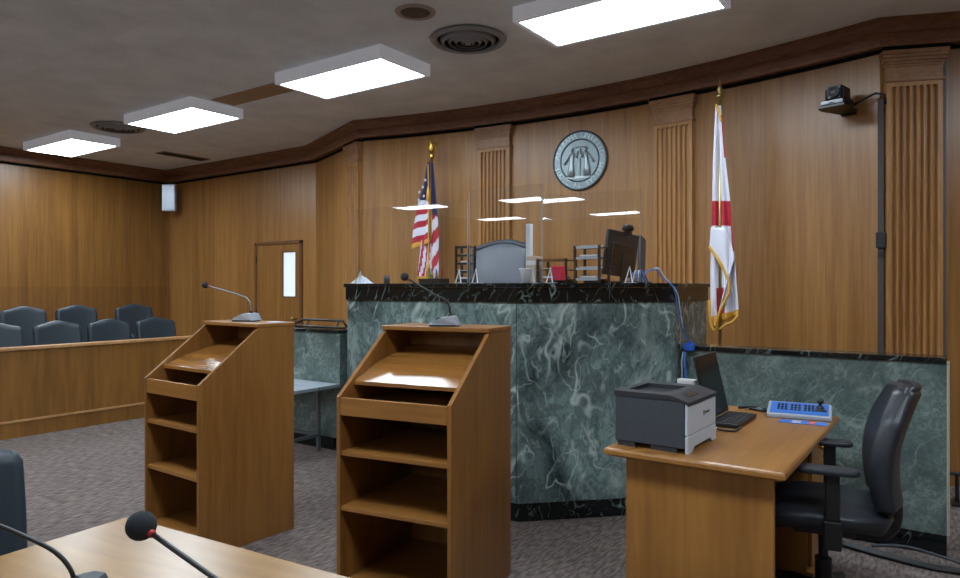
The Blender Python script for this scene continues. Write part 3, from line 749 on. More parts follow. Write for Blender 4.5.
# name tray and small things
p = at(434, 281, v=3.85)
t = thing('black_tray', (p.x, p.y, BT), 'low black desk tray on the bench below the striped flag', 'tray')
q = MB(); q.box(-0.10, -0.05, 0, 0.10, 0.05, 0.008); q.box(-0.10, -0.05, 0.008, 0.10, -0.044, 0.034); q.box(-0.10, 0.044, 0.008, 0.10, 0.05, 0.034); q.box(-0.10, -0.044, 0.008, -0.094, 0.044, 0.034); q.box(0.094, -0.044, 0.008, 0.10, 0.044, 0.034)
q.build('tray_body', M['black'], t)
for k, (c_, x_) in enumerate((('fringe', -0.06), ('green_t', -0.03), ('white_f', 0.0), ('blue_c', 0.035), ('red_f', 0.065))):
    MB().tube([(x_, 0, 0.009), (x_ + 0.012 * (-1) ** k, 0.0, 0.10 + 0.012 * (k % 3))], 0.005, n=8).build('pen', M[c_], t)
p = at(387, 281, v=3.8)
t = thing('desk_microphone_base', (p.x, p.y, BT), 'small dark glass on the bench left of the black tray', 'cup')
MB().lathe([(0, 0), (0.022, 0), (0.026, 0.06), (0.023, 0.06), (0.02, 0.005), (0, 0.005)], n=20).build('tumbler', M['dgrey'], t, smooth=True)
t.name = 'tumbler'
p = at(362, 281, v=3.83)
t = thing('crumpled_plastic', (p.x, p.y, BT), 'low crumpled clear plastic bag at the left end of the bench top', 'bag')
def crum(s, tt):
    x = (s - .5) * 0.16; y = (tt - .5) * 0.12; e = (1 - (2 * s - 1) ** 2) * (1 - (2 * tt - 1) ** 2)
    return Vector((x, y, 0.003 + e * (0.035 + 0.03 * random.random())))
MB().grid(14, 12, crum).build('bag_sheet', M['lgrey'], t)

# monitor with webcam on the bench
def monitor():
    p = at(619, 281, v=4.26)
    t = thing('monitor', (p.x, p.y, BT), 'black monitor seen from behind on the right end of the bench', 'monitor', R(82))
    W = 0.19; H = 0.295
    MB().box(-W, -0.012, 0.045, W, 0.012, 0.045 + H, rot=(R(6), R(4), 0), piv=(0, 0, 0.1)).build('panel', M['dgrey2'], t, bevel=0.006)
    MB().box(-W + 0.05, -0.03, 0.10, W - 0.05, -0.0125, 0.045 + H - 0.08, rot=(R(6), R(4), 0), piv=(0, 0, 0.1)).build('rear_cover', M['black'], t, bevel=0.008)
    MB().box(-W + 0.012, 0.0125, 0.06, W - 0.012, 0.0135, 0.03 + H, rot=(R(6), R(4), 0), piv=(0, 0, 0.1)).build('screen', M['screen'], t)
    s_ = MB(); s_.box(-0.03, -0.05, 0.01, 0.03, -0.03, 0.2, rot=(R(6), 0, 0)); s_.box(-0.11, -0.09, 0, 0.11, 0.09, 0.012); s_.build('stand', M['black'], t, bevel=0.004)
    return p
mp_ = monitor()
p = at(628, 237, v=4.24)
t = thing('webcam', (p.x, p.y, BT + 0.325), 'small black webcam clipped on top of the bench monitor', 'webcam', R(82))
MB().lathe([(0, -0.045), (0.02, -0.045), (0.026, -0.03), (0.026, 0.03), (0.02, 0.045), (0, 0.045)], (0, 0, 0), n=20, M4=M4loc(0, 0, 0.035, 0, R(90))).build('camera_barrel', M['black'], t, smooth=True)
MB().box(-0.02, -0.02, -0.018, 0.02, 0.025, 0.012).build('clip', M['black'], t, bevel=0.004)
p = at(641, 255, v=4.60)
t = thing('second_monitor', (p.x, p.y, BT), 'grey screen standing edge-on just behind the bench monitor', 'monitor', R(100)); t.name = 'monitor'
MB().box(-0.09, -0.01, 0.03, 0.09, 0.01, 0.33, rot=(0, R(7), 0), piv=(0, 0, 0)).build('panel', M['dgrey'], t, bevel=0.005)
MB().box(-0.07, -0.06, 0, 0.07, 0.06, 0.012).build('foot', M['black'], t); MB().box(-0.02, -0.008, 0.0121, 0.02, 0.008, 0.05).build('stand', M['black'], t)
# cables from the bench
p0 = at(634, 281, v=4.12); a1 = at(645, 273, v=4.14); a2 = at(656, 269, v=4.17); a3 = at(668, 281, v=4.22); a4 = at(671, 290, v=4.2)
t = thing('network_cable', (0, 0, 0), 'pale blue cable arching off the right end of the bench top and down its side', 'cable')
x0 = Vector((-1.57, 4.23, 0))
pts = [p0, a1, a2, Vector((-1.535, 4.20, 1.505)), Vector((-1.475, 4.23, 1.44)), Vector((-1.455, 4.28, 1.25)), Vector((-1.44, 4.37, 1.12)), Vector((-1.42, 4.42, 1.09))]
MB().tube(bez(pts), 0.0045, n=8).build('blue_cable', M['blue_c'], t, smooth=True)
pts2 = [p + Vector((0.01, 0.012, 0.006)) for p in pts[:4]] + [Vector((-1.46, 4.24, 1.42)), Vector((-1.45, 4.28, 1.3)), Vector((-1.45, 4.35, 1.15)), Vector((-1.435, 4.41, 1.09))]
MB().tube(bez(pts2), 0.0035, n=8).build('white_cable', M['lgrey'], t, smooth=True)
t = thing('cable_coil', tuple(at(637, 280, v=4.06)), 'small tangle of white and blue cable on the bench beside the monitor', 'cable')
t.location.z = BT
for k in range(5):
    a = k * 1.1; pts = [(-0.05 + 0.02 * k, 0.0, 0.006), (-0.03 + 0.015 * k, 0.01 * math.cos(a), 0.06 + 0.015 * (k % 2)), (0.0 + 0.01 * k, 0.02 * math.sin(a), 0.08), (0.03 + 0.01 * k, 0.01, 0.005)]
    MB().tube(pts, 0.004, n=6).build('loop', M['lgrey'] if k % 2 else M['blue_c'], t, smooth=True)
t = thing('taped_cable', (-1.44, 4.415, 1.071), 'blue taped cable hanging down where the low wall meets the bench', 'cable')
MB().box(-0.03, -0.03, -0.035, 0.04, 0.012, 0.018).build('tape_wrap', M['bluetape'], t, bevel=0.012)
MB().tube([(-0.02, -0.03, -0.04), (-0.022, -0.02, -0.12), (-0.008, -0.015, -0.25), (-0.012, -0.02, -0.33)], 0.009, n=8).build('hanging_cable', M['blue_c'], t, smooth=True)
MB().tube([(-0.025, -0.03, -0.04), (-0.04, -0.02, -0.1), (-0.035, -0.02, -0.3)], 0.006, n=8).build('white_cable', M['lgrey'], t, smooth=True)

# ------------------------------------------------------------------ microphones
def mic(loc, rz, neck, label, silver=True, ballr=0.02, nr=0.005, neckmat='steel', ring=True):
    """local x points from head towards the base's rear"""
    t = thing('gooseneck_microphone', loc, label, 'microphone', rz)
    poly = [(-0.085, 0.006), (-0.075, 0.018), (-0.02, 0.042), (0.025, 0.052), (0.05, 0.048), (0.07, 0.008), (0.07, 0.006)]
    b = MB(); a = [b.bm.verts.new((x, -0.052 + (0.018 if x < -0.05 else 0) , z)) for x, z in poly]; c = [b.bm.verts.new((x, 0.052 - (0.018 if x < -0.05 else 0), z)) for x, z in poly]
    b.bm.faces.new(a); b.bm.faces.new(c[::-1]); n = len(poly)
    for i in range(n): b.bm.faces.new((a[i], c[i], c[(i + 1) % n], a[(i + 1) % n]))
    bmesh.ops.recalc_face_normals(b.bm, faces=b.bm.faces[:])
    b.build('base', M['silver'] if silver else M['dgrey'], t, bevel=0.008)
    MB().prism(rrect(0.150, 0.10, 0.02, cx=-0.006), 0.0, 0.008).build('base_plate', M['black'], t)
    MB().box(-0.05, -0.018, 0.032, -0.028, 0.018, 0.042, rot=(0, R(-24), 0)).build('button', M['black'], t, bevel=0.002)
    nk = bez(neck); MB().tube(nk, nr, n=10).build('gooseneck', M[neckmat], t, smooth=True)
    MB().lathe([(0.011, 0.0), (0.011, 0.02), (0.006, 0.024)], (neck[0][0], neck[0][1], neck[0][2] - 0.004), n=16).build('socket', M['black'], t, smooth=True)
    e = Vector(neck[-1]); d = (e - Vector(neck[-2])).normalized()
    if ring: MB().tube([e, e + d * ballr * 0.45], nr * 1.45, n=14).build('red_ring', M['red_e'], t, smooth=True)
    MB().ball(e + d * ballr * 1.3, ballr, n=22, sc=(1.05, 1, 1)).build('foam_windscreen', M['foam'], t, smooth=True)
    return t

# ------------------------------------------------------------------ lecterns
def lectern(br, th, wdt, dp, H, zc, td, z1, z2, label):
    """origin at the floor centre; local -y is the open side, +x the right side"""
    a = Vector((math.cos(th), math.sin(th))); b = Vector((-math.sin(th), math.cos(th)))
    c = Vector(br) - a * wdt / 2 - b * dp / 2
    t = thing('lectern', (c.x, c.y, 0), label, 'lectern', th); hw, hd = wdt / 2, dp / 2; T = 0.02
    sl = lambda y: H - 0.022 - (H - 0.022 - zc) * ((hd - td) - y) / (dp - td) if y < hd - td else H - 0.022
    prof = [(hd, 0.0), (hd, H - 0.0225), (hd - td, H - 0.0225), (-hd, zc), (-hd, 0.0)]
    for sx in (-1, 1): MB().side(prof, min(sx * hw, sx * (hw - T)), max(sx * hw, sx * (hw - T))).build('side_panel', M['lectern'], t, bevel=0.0015)
    iw = hw - T - 0.0005
    MB().box(-iw, hd - T, 0.02, iw, hd - 0.001, H - 0.023).build('back_panel', M['lectern'], t)
    MB().box(-hw - 0.003, hd - td - 0.012, H - 0.022, hw + 0.003, hd + 0.004, H).build('top', M['lectern_h'], t, bevel=0.003)
    MB().box(-iw, -hd + 0.001, zc - 0.085, iw, -hd + T, zc - 0.004).build('front_rail', M['lectern_h'], t, bevel=0.002)
    # sloped reading board
    y0 = -hd + 0.105; y1 = hd - T - 0.001; zz0 = sl(y0) - 0.035; ym = y0 + 0.19; zm = zz0 + 0.19 * 0.36; zz1 = zm + (y1 - ym) * 0.21
    MB().side([(y0, zz0), (ym, zm), (y1, zz1), (y1, zz1 + 0.018), (ym, zm + 0.018), (y0, zz0 + 0.018)], -iw, iw).build('reading_board', M['board'], t, bevel=0.0015)
    MB().box(-iw, -hd + 0.022, zc - 0.062, iw, hd - T - 0.001, zc - 0.045).build('shelf', M['lectern_h'], t, bevel=0.0015)
    for z in (z1, z2, 0.10): MB().box(-iw, -hd + 0.006, z - 0.02, iw, hd - T - 0.001, z).build('shelf', M['lectern_h'], t, bevel=0.0015)
    MB().box(-iw, -hd + 0.03, 0.0, iw, -hd + 0.045, 0.079).build('toe_board', M['lectern'], t)
    return t, a, b, c
l1, a1_, b1_, c1_ = lectern((-3.281, 2.737), R(-1.5), 0.56, 0.62, 1.24, 0.928, 0.245, 0.69, 0.43, 'wooden lectern farther left with a gooseneck microphone bent to the left')
l2, a2_, b2_, c2_ = lectern((-1.862, 2.93), R(9.6), 0.594, 0.644, 1.255, 0.949, 0.255, 0.70, 0.448, 'nearer wooden lectern in front of the marble bench')
MB().tube([(0.24, 0.22, 0.83), (0.24, 0.22, 0.79)], 0.012).build('cable_grommet', M['black'], l2)
pb = at(247, 317, v=2.62)
mic((pb.x, pb.y, 1.2405), R(20), [(0.028, 0, 0.045), (0.026, 0, 0.09), (0.005, 0, 0.135), (-0.05, 0, 0.16), (-0.27, 0, 0.215)], 'gooseneck microphone with silver base on the farther left lectern', ballr=0.02)
pb = at(446, 318, v=2.70)
mic((pb.x, pb.y, 1.2555), R(31), [(0.020, 0, 0.045), (0.018, 0, 0.09), (-0.002, 0, 0.128), (-0.055, 0, 0.155), (-0.185, 0, 0.232)], 'gooseneck microphone with silver base on the nearer lectern, head above the bench top', ballr=0.02, neckmat='black')
p = at(286, 321, z=1.2405)
tag(MB().box(-0.05, -0.03, 0, 0.05, 0.03, 0.002).build('paper_slip', M['paper']), 'small white paper slip on the far corner of the left lectern top', 'paper').location = (-3.36, 2.66, 1.2406)

# ------------------------------------------------------------------ jury box
JU, J0, J1 = -7.43, -1.0, 5.35
t = thing('jury_box', (JU, 2.2, 0), 'long low wood-panelled jury box front with pale edged top rail', 'jury box')
MB().box(-0.05, J0 - 2.2, 0.17, 0.0, J1 - 2.2, 0.84).build('front_panel', M['jury'], t)
MB().box(-0.05, J0 - 2.2, 0.0, -0.001, J1 - 2.2, 0.15).build('base_board', M['jury'], t)
MB().box(-0.05, J0 - 2.2, 0.1505, 0.012, J1 - 2.2, 0.1695).build('bead', M['edge'], t)
MB().box(-0.08, J0 - 2.2, 0.8405, 0.02, J1 - 2.2, 0.872).build('top_rail', M['edge'], t, bevel=0.004)
MB().box(-0.9, J1 - 2.2 - 0.05, 0.0, -0.051, J1 - 2.2, 0.84).build('end_panel', M['jury'], t)
def jury_chair(loc, rz, label, group, hb=0.58, arms=True, name='jury_chair', cat='chair'):
    """faces local -y"""
    t = thing(name, loc, label, cat, rz, group)
    def back(s, tt):
        x = (s - .5) * 2
        z = 0.44 + tt * (hb + 0.022 * math.cos(min(1, abs(x) * 1.15) * PI) + 0.022 - 0.02 * max(0, abs(x) - 0.85) / 0.15)
        w = 0.243 + 0.012 * math.sin(PI * tt * 0.7)
        return Vector((x * w, 0.215 + 0.09 * tt + 0.03 * (1 - x * x), z))
    MB().grid(16, 10, back).build('backrest', M['leather'], t, smooth=True, solid=0.075).modifiers.new('b', 'BEVEL').width = 0.02
    s_ = MB(); s_.prism(rrect(0.46, 0.48, 0.06), 0.40, 0.50); s_.build('seat', M['leather'], t, bevel=0.03, smooth=False)
    for sx in (-1, 1) if arms else ():
        MB().tube([(sx * 0.245, 0.2, 0.64), (sx * 0.25, 0.0, 0.665), (sx * 0.25, -0.18, 0.65), (sx * 0.245, -0.2, 0.6), (sx * 0.22, -0.12, 0.47)], 0.022, n=10).build('armrest', M['leather'], t, smooth=True)
    MB().tube([(0, 0, 0.06), (0, 0, 0.41)], 0.03).build('post', M['black'], t)
    MB().lathe([(0, 0), (0.24, 0), (0.24, 0.015), (0.06, 0.05), (0, 0.06)], n=28).build('base', M['black'], t, smooth=True)
    return t
jc = None
frow = [(3.04, 'leftmost jury chair of the front row, cut by the photo edge'), (3.66, 'second jury chair from the left in the front row'), (4.24, 'third jury chair from the left in the front row'), (4.82, 'rightmost jury chair of the front row, nearest the lectern')]
for v_, lb in frow:
    if jc is None: jc = jury_chair((-8.15, v_, 0.02), R(90), 'slate leather ' + lb, 'front row of jury chairs')
    else: dup(jc, (-8.15, v_, 0.02), R(90 + random.uniform(-2, 2)), 'slate leather ' + lb)
for v_, lb in ((3.68, 'leftmost visible jury chair of the back row against the wall'), (4.30, 'middle jury chair of the back row'), (5.04, 'rightmost jury chair of the back row, nearest the corner')):
    dup(jc, (-9.1, v_, 0.151), R(90 + random.uniform(-2, 2)), 'slate leather ' + lb, 'back row of jury chairs')
for c_ in [o for o in scene.objects if o.get('group') == 'front row of jury chairs']: c_.location.z = 0.001

# ------------------------------------------------------------------ clerk's desk
desk = thing('desk', (-0.885, 3.38, 0), 'brown wooden desk holding the printer in front of the marble wall', 'desk')
hx, hy = 0.355, 0.72
prof = [(0, 0.723), (0.008, 0.723), (0.012, 0.73), (0.016, 0.732), (0.016, 0.748), (0.008, 0.756), (0.0, 0.76)]
mb = MB()
poly = lambda e: [(-hx - e, -hy + 0.085 - e), (hx - 0.02 + e, -hy + 0.085 - e), (hx - 0.02 + e, hy), (-hx - e, hy)]
prev = None
for e, z in ((0, 0.722), (0.004, 0.724), (0.010, 0.731), (0.020, 0.734), (0.020, 0.749), (0.016, 0.756), (0.008, 0.7595), (0.0, 0.76)):
    vs = [mb.bm.verts.new((x, y, z)) for x, y in poly(e)]
    if prev is None: mb.bm.faces.new(vs[::-1])
    else:
        for i in range(4): mb.bm.faces.new((prev[i], prev[(i + 1) % 4], vs[(i + 1) % 4], vs[i]))
    prev = vs
mb.bm.faces.new(prev)
mb.build('desk_top', M['desk'], desk)
MB().box(-0.30, -0.585, 0.0, 0.30, -0.56, 0.7215).build('side_panel', M['desk_v'], desk, bevel=0.002)
MB().box(-0.30, -0.559, 0.12, -0.28, 0.66, 0.7215).build('modesty_panel', M['desk_v'], desk)
MB().box(0.225, -0.559, 0.64, 0.245, 0.275, 0.7215).build('apron', M['desk_v'], desk)
MB().box(-0.279, 0.28, 0.06, 0.27, 0.66, 0.7215).build('pedestal', M['desk_v'], desk)
MB().box(-0.279, 0.28, 0.0, 0.30, 0.66, 0.058).build('pedestal_base', M['desk_v'], desk, bevel=0.003)
for z0, z1 in ((0.56, 0.71), (0.33, 0.55), (0.08, 0.32)):
    d_ = MB().box(0.2705, 0.295, z0, 0.292, 0.645, z1).build('drawer', M['desk_v'], desk, bevel=0.003)
    k = MB(); k.tube([(0.292, 0.47, (z0 + z1) / 2), (0.305, 0.47, (z0 + z1) / 2)], 0.006); k.ball((0.312, 0.47, (z0 + z1) / 2), 0.014, n=14); k.build('knob', M['gold'], d_, smooth=True)
DT = 0.7602

# printer: front faces +x (local)
pr = thing('printer', (-1.075, 2.985, DT), 'grey and white laser printer on the near end of the desk', 'printer', R(-1))
px_, py_ = 0.162, 0.183; PH = 0.238
body = [(-px_, 0.012), (-px_ + 0.03, 0.012), (-px_ + 0.04, 0.0), (-0.04, 0.0)]
MB().box(-px_, -py_, 0.02, px_ - 0.015, py_, PH - 0.022).build('body', M['dgrey'], pr, bevel=0.004)
f = MB(); f.box(-px_ + 0.01, -py_ + 0.004, 0.0, -px_ + 0.09, py_ - 0.004, 0.0195); f.box(0.0, -py_ + 0.004, 0.0, px_ - 0.05, py_ - 0.004, 0.0195); f.build('base_feet', M['dgrey2'], pr)
# white front door with scooped top, seen from the side as polygon (y,z) extruded in x
fp = [(-py_, 0.075), (py_, 0.075), (py_, PH - 0.03), (py_ - 0.06, PH - 0.035), (-0.05, PH - 0.045), (-py_ + 0.03, PH - 0.04), (-py_, PH - 0.03)]
MB().side(fp, px_ - 0.014, px_).build('front_door', M['lgrey'], pr, bevel=0.004)
MB().side([(-py_, 0.0), (-py_ + 0.05, 0.0), (-py_ + 0.08, 0.02), (py_ - 0.08, 0.02), (py_ - 0.05, 0.0), (py_, 0.0), (py_, 0.072), (-py_, 0.072)], px_ - 0.014, px_ + 0.001).build('paper_tray', M['lgrey'], pr, bevel=0.003)
# dark top cover with recessed output bin
tp = MB(); z0, z1 = PH - 0.0218, PH
tp.box(-px_ - 0.003, -py_ - 0.003, z0, px_ - 0.075, -py_ + 0.07, z1); tp.box(-px_ - 0.003, py_ - 0.07, z0, px_ - 0.075, py_ + 0.003, z1)
tp.box(-px_ - 0.003, -py_ + 0.07, z0, -px_ + 0.03, py_ - 0.07, z1); tp.box(px_ - 0.11, -py_ + 0.07, z0, px_ - 0.075, py_ - 0.07, z1)
tp.build('top_cover', M['dgrey2'], pr)
MB().box(-px_ + 0.03, -py_ + 0.07, z0, px_ - 0.11, py_ - 0.07, z0 + 0.004, rot=(0, 0, 0)).build('output_bin', M['black'], pr)
cp = MB(); a_ = [(px_ - 0.0748, z0), (px_ - 0.0748, z1), (px_ + 0.004, z1 - 0.024), (px_ + 0.004, z1 - 0.040), (px_ - 0.03, z0)]
va = [cp.bm.verts.new((x, -py_ - 0.003, z)) for x, z in a_]; vb = [cp.bm.verts.new((x, py_ + 0.003, z)) for x, z in a_]
cp.bm.faces.new(va); cp.bm.faces.new(vb[::-1])
for i in range(5): cp.bm.faces.new((va[i], vb[i], vb[(i + 1) % 5], va[(i + 1) % 5]))
bmesh.ops.recalc_face_normals(cp.bm, faces=cp.bm.faces[:]); cp.build('control_panel', M['dgrey2'], pr)
MB().box(px_ - 0.06, -0.09, z1 - 0.010, px_ - 0.02, 0.02, z1 - 0.0085, rot=(0, R(17), 0)).build('display', M['screen'], pr)
MB().box(px_ + 0.0002, 0.01, 0.135, px_ + 0.0012, 0.022, 0.155).build('logo_mark', M['logo_g'], pr)
text_obj('logo_text', 'Lexmark', 0.018, M['grille'], pr, (px_ + 0.0006, 0.028, 0.145), (R(90), 0, R(90)), align='LEFT')
tag(MB().prism(rrect(0.10, 0.05, 0.015), 0, 0.2).build('white_adapter', M['white'], bevel=0.004), 'small white box standing behind the printer', 'box').location = (*at(666, 380, v=3.9).xy, DT)
bpy.data.objects['white_adapter'].location.x = -1.19; bpy.data.objects['white_adapter'].location.y = 3.62
bpy.data.objects['white_adapter'].scale = (1, 1, 1.0)

# laptop (screen to the left, facing right)
lp = thing('laptop', (-0.915, 3.62, DT), 'open black laptop behind the printer, screen tilted back', 'laptop')
MB().box(-0.11, -0.18, 0.003, 0.035, 0.18, 0.022).build('base', M['black'], lp, bevel=0.003)
kb = MB()
for i in range(4):
    for j in range(14): kb.box(-0.085 + i * 0.028, -0.165 + j * 0.0238, 0.0222, -0.085 + i * 0.028 + 0.023, -0.165 + j * 0.0238 + 0.020, 0.0245)
kb.build('keyboard', M['dgrey2'], lp)
MB().box(-0.118, -0.18, 0.024, -0.106, 0.18, 0.345, rot=(0, R(-13), 0), piv=(-0.112, 0, 0.024)).build('lid', M['black'], lp, bevel=0.003)
MB().box(-0.1055, -0.165, 0.04, -0.1045, 0.165, 0.33, rot=(0, R(-13), 0), piv=(-0.112, 0, 0.024)).build('screen', M['screen'], lp)
# earphones / small cable, keys
t = thing('usb_stick', tuple(at(727, 431, z=DT)), 'short black cable with white plug beside the printer front', 'cable')
MB().tube(bez([(-0.05, 0.0, 0.006), (0.0, -0.02, 0.006), (0.04, 0.0, 0.006), (0.06, 0.03, 0.02)]), 0.005).build('cable', M['black'], t, smooth=True)
MB().box(-0.08, -0.008, 0, -0.045, 0.008, 0.011).build('plug', M['white'], t, bevel=0.002); t.name = 'short_cable'
t = thing('cable_bundle', tuple(at(746, 409, z=DT)), 'small black cable bundle on the desk between laptop and blue keypad', 'cable')
t.location = (-0.93, 4.02, DT)
MB().tube(bez([(-0.1, 0, 0.008), (-0.05, 0.03, 0.012), (0.0, 0.0, 0.02), (0.04, 0.02, 0.008), (0.0, 0.04, 0.008), (-0.04, 0.01, 0.008), (0.03, -0.02, 0.008), (0.08, 0.0, 0.008)]), 0.007).build('black_cable', M['black'], t, smooth=True)
MB().box(0.0, -0.01, 0.0, 0.03, 0.012, 0.02).build('connector', M['steel'], t, bevel=0.003)
# blue control keypad
kp = thing('control_keypad', (-0.70, 3.95, DT), 'blue-faced grey control keypad at the far end of the desk', 'keypad', R(8))
HK = lambda y: 0.022 + (y + 0.10) * 0.20
MB().side([(-0.075, 0.0), (0.095, 0.0), (0.095, 0.064), (-0.075, 0.022)], -0.155, 0.155).build('case', M['silver'], kp, bevel=0.005)
Tk = M4loc(0, 0.01, 0.0435, R(13.9), 0, 0)
f = MB(); f.box(-0.14, -0.072, 0.0, 0.14, 0.072, 0.002); bmesh.ops.transform(f.bm, matrix=Tk, verts=f.bm.verts[:]); f.build('blue_face', M['blue_p'], kp)
for gx in (-0.10, -0.035, 0.03):
    g = MB()
    for i in range(3):
        for j in range(3): g.box(gx + i * 0.018 - 0.006, -0.03 + j * 0.03, 0.002, gx + i * 0.018 + 0.006, -0.012 + j * 0.03, 0.006)
    bmesh.ops.transform(g.bm, matrix=Tk, verts=g.bm.verts[:]); g.build('button_block', M['dgrey2'], kp)
g = MB(); g.box(0.075, -0.03, 0.002, 0.13, 0.0, 0.004); bmesh.ops.transform(g.bm, matrix=Tk, verts=g.bm.verts[:]); g.build('joystick_plate', M['dgrey2'], kp)
g = MB(); g.lathe([(0.02, 0.002), (0.016, 0.012), (0.008, 0.016), (0.008, 0.03), (0.016, 0.034), (0.016, 0.052), (0, 0.054)], (0.10, 0.02, 0), n=18); bmesh.ops.transform(g.bm, matrix=Tk, verts=g.bm.verts[:]); g.build('joystick', M['black'], kp, smooth=True)
cd = thing('printed_card', (-0.655, 3.80, DT), 'blue printed card with an orange stripe on the desk before the keypad', 'card', R(6))
MB().box(-0.11, -0.045, 0, 0.11, 0.045, 0.002).build('card_sheet', M['blue_p'], cd)
MB().box(0.03, -0.045, 0.0021, 0.052, 0.045, 0.0026, rot=(0, 0, R(-8))).build('orange_stripe', M['orange'], cd)
for k in range(4): MB().box(-0.05, -0.03 + k * 0.018, 0.0021, -0.01, -0.022 + k * 0.018, 0.0026).build('text_line', M['paper'], cd)

# ------------------------------------------------------------------ office chair
def office_chair():
    t = thing('office_chair', (-0.50, 3.38, 0), 'black leather swivel office chair pushed up to the desk', 'chair', R(-90 + 9))
    # faces local -y... rotated so that it faces the desk (-x world)
    def seat(s, q):
        x = (s - .5) * 2; y = (q - .5) * 2
        k = (1 - abs(x) ** 4) * (1 - abs(y) ** 4)
        rx = 0.25 * (1 - 0.10 * (y > 0) * y * y) * math.sqrt(max(0.0, 1 - 0.25 * y ** 4)); ry = 0.25 * math.sqrt(max(0, 1 - 0.2 * x ** 4))
        return Vector((x * rx, y * ry, 0.50 - 0.045 * (1 - k) - 0.03 * max(0, -y) ** 3 * 1.0 + 0.012 * abs(x) ** 2))
    MB().grid(20, 20, seat).build('seat', M['leatherb'], t, smooth=True, solid=0.075).modifiers.new('b', 'BEVEL').width = 0.025
    def back(s, q, off=0.0):
        x = (s - .5) * 2; z = q
        w = 0.235 * (0.80 + 0.24 * math.sin(PI * min(1, (z + 0.12) / 1.12)) ) * (1 - 0.22 * max(0, z - 0.75) / 0.25)
        lean = 0.055 * math.sin(z * PI * 0.9 + 0.4)
        y = 0.235 + 0.045 * z - lean + 0.05 * (1 - x * x)
        return Vector((x * w, y + off, 0.53 + z * 0.50))
    def body(s, q): return back(s, q)
    MB().grid(18, 20, body).build('backrest', M['leatherb'], t, smooth=True, solid=0.085).modifiers.new('b', 'BEVEL').width = 0.03
    # outer shell piping
    pts = [back(0.03, k / 12) + Vector((0, 0.02, 0)) for k in range(13)] + [back(0.03 + 0.94 * k / 8, 1) + Vector((0, 0.02, 0)) for k in range(1, 8)] + [back(0.97, 1 - k / 12) + Vector((0, 0.02, 0)) for k in range(13)]
    MB().tube(pts, 0.016, n=8).build('piping', M['leatherb'], t, smooth=True)
    MB().tube(bez([(0, 0.0, 0.395), (0, 0.20, 0.385), (0, 0.255, 0.41), (0, 0.275, 0.48), (0, 0.265, 0.57)]), [0.03] * 25, n=12).build('back_support', M['black'], t, smooth=True)
    MB().box(-0.10, -0.12, 0.375, 0.10, 0.12, 0.425).build('tilt_mechanism', M['black'], t, bevel=0.01)
    MB().tube([(0.11, 0.02, 0.385), (0.24, 0.02, 0.375)], 0.007).build('lever', M['black'], t)
    for sx in (-1, 1):
        a = MB(); a.tube([(sx * 0.12, 0.03, 0.40), (sx * 0.24, 0.03, 0.39), (sx * 0.285, 0.03, 0.41)], 0.018, n=10); a.build('arm_bracket', M['black'], t, smooth=True)
        MB().box(sx * 0.285 - 0.012, 0.03 - 0.035, 0.38, sx * 0.285 + 0.012, 0.03 + 0.035, 0.50).build('arm_sleeve', M['black'], t, bevel=0.008)
        MB().box(sx * 0.285 - 0.009, 0.03 - 0.027, 0.50, sx * 0.285 + 0.009, 0.03 + 0.027, 0.690).build('arm_post', M['black'], t, bevel=0.006)
        p = MB(); p.prism(rrect(0.085, 0.24, 0.038, cx=sx * 0.285, cy=0.01), 0.690, 0.717); p.build('arm_pad', M['leatherb'], t, bevel=0.01)
    MB().tube([(0, 0, 0.10), (0, 0, 0.25), (0, 0, 0.251), (0, 0, 0.375)], [0.035, 0.035, 0.02, 0.02], n=16).build('gas_lift', M['black'], t)
    for k in range(5):
        a = k * 2 * PI / 5 + 0.35; c, s = math.cos(a), math.sin(a)
        MB().tube([(0.02 * c, 0.02 * s, 0.115), (0.16 * c, 0.16 * s, 0.105), (0.29 * c, 0.29 * s, 0.075)], [0.028, 0.024, 0.018], n=10).build('leg', M['black'], t, smooth=True)
        for e in (-1, 1):
            MB().lathe([(0, -0.010), (0.022, -0.010), (0.028, -0.004), (0.028, 0.004), (0.022, 0.010), (0, 0.010)], n=16, M4=M4loc(0.29 * c - e * 0.014 * s, 0.29 * s + e * 0.014 * c, 0.028, R(90), 0, a)).build('caster_wheel', M['black'], t, smooth=True)
    MB().box(-0.245, 0.02, 0.425, -0.24, 0.14, 0.44).build('label', M['blue_p'], t)
    return t
oc = office_chair()

# floor cables by the end of the low wall
t = thing('floor_cables', (0.0, 4.3, 0), 'black cables lying on the carpet at the end of the low marble wall', 'cable')
for k in range(4):
    o = 0.018 * k
    pts = bez([(-0.55, 0.05 - o, 0.012), (-0.35, -0.01 - o, 0.012), (-0.12, -0.06 - o * 0.8, 0.012), (0.02 + o, -0.02 - o * 0.5, 0.012), (0.06 + o, 0.12, 0.012), (0.02 + o, 0.32, 0.012)])
    MB().tube(pts, 0.009, n=8).build('cable', M['black'] if k != 1 else M['dgrey2'], t, smooth=True)
MB().tube(bez([(-0.40, 0.02, 0.03), (-0.25, 0.06, 0.045), (-0.10, 0.03, 0.04), (0.0, 0.0, 0.03)]), 0.008, n=8).build('cable', M['dgrey'], t, smooth=True)
# small black bar behind the wall end
p = at(957, 474, v=5.6)
t = thing('black_stand', (p.x + 0.12, p.y, 0), 'black metal stand just visible behind the right end of the low wall', 'stand')
MB().tube([(-0.16, 0, p.z), (0.2, 0, p.z)], 0.012).build('crossbar', M['black'], t)
MB().tube([(-0.12, 0, 0.01), (-0.12, 0, p.z)], 0.012).build('leg', M['black'], t); MB().tube([(0.16, 0, 0.01), (0.16, 0, p.z)], 0.012).build('leg', M['black'], t)
MB().box(-0.15, -0.1, 0, -0.09, 0.1, 0.0098).build('foot', M['black'], t); MB().box(0.13, -0.1, 0, 0.19, 0.1, 0.0098).build('foot', M['black'], t)

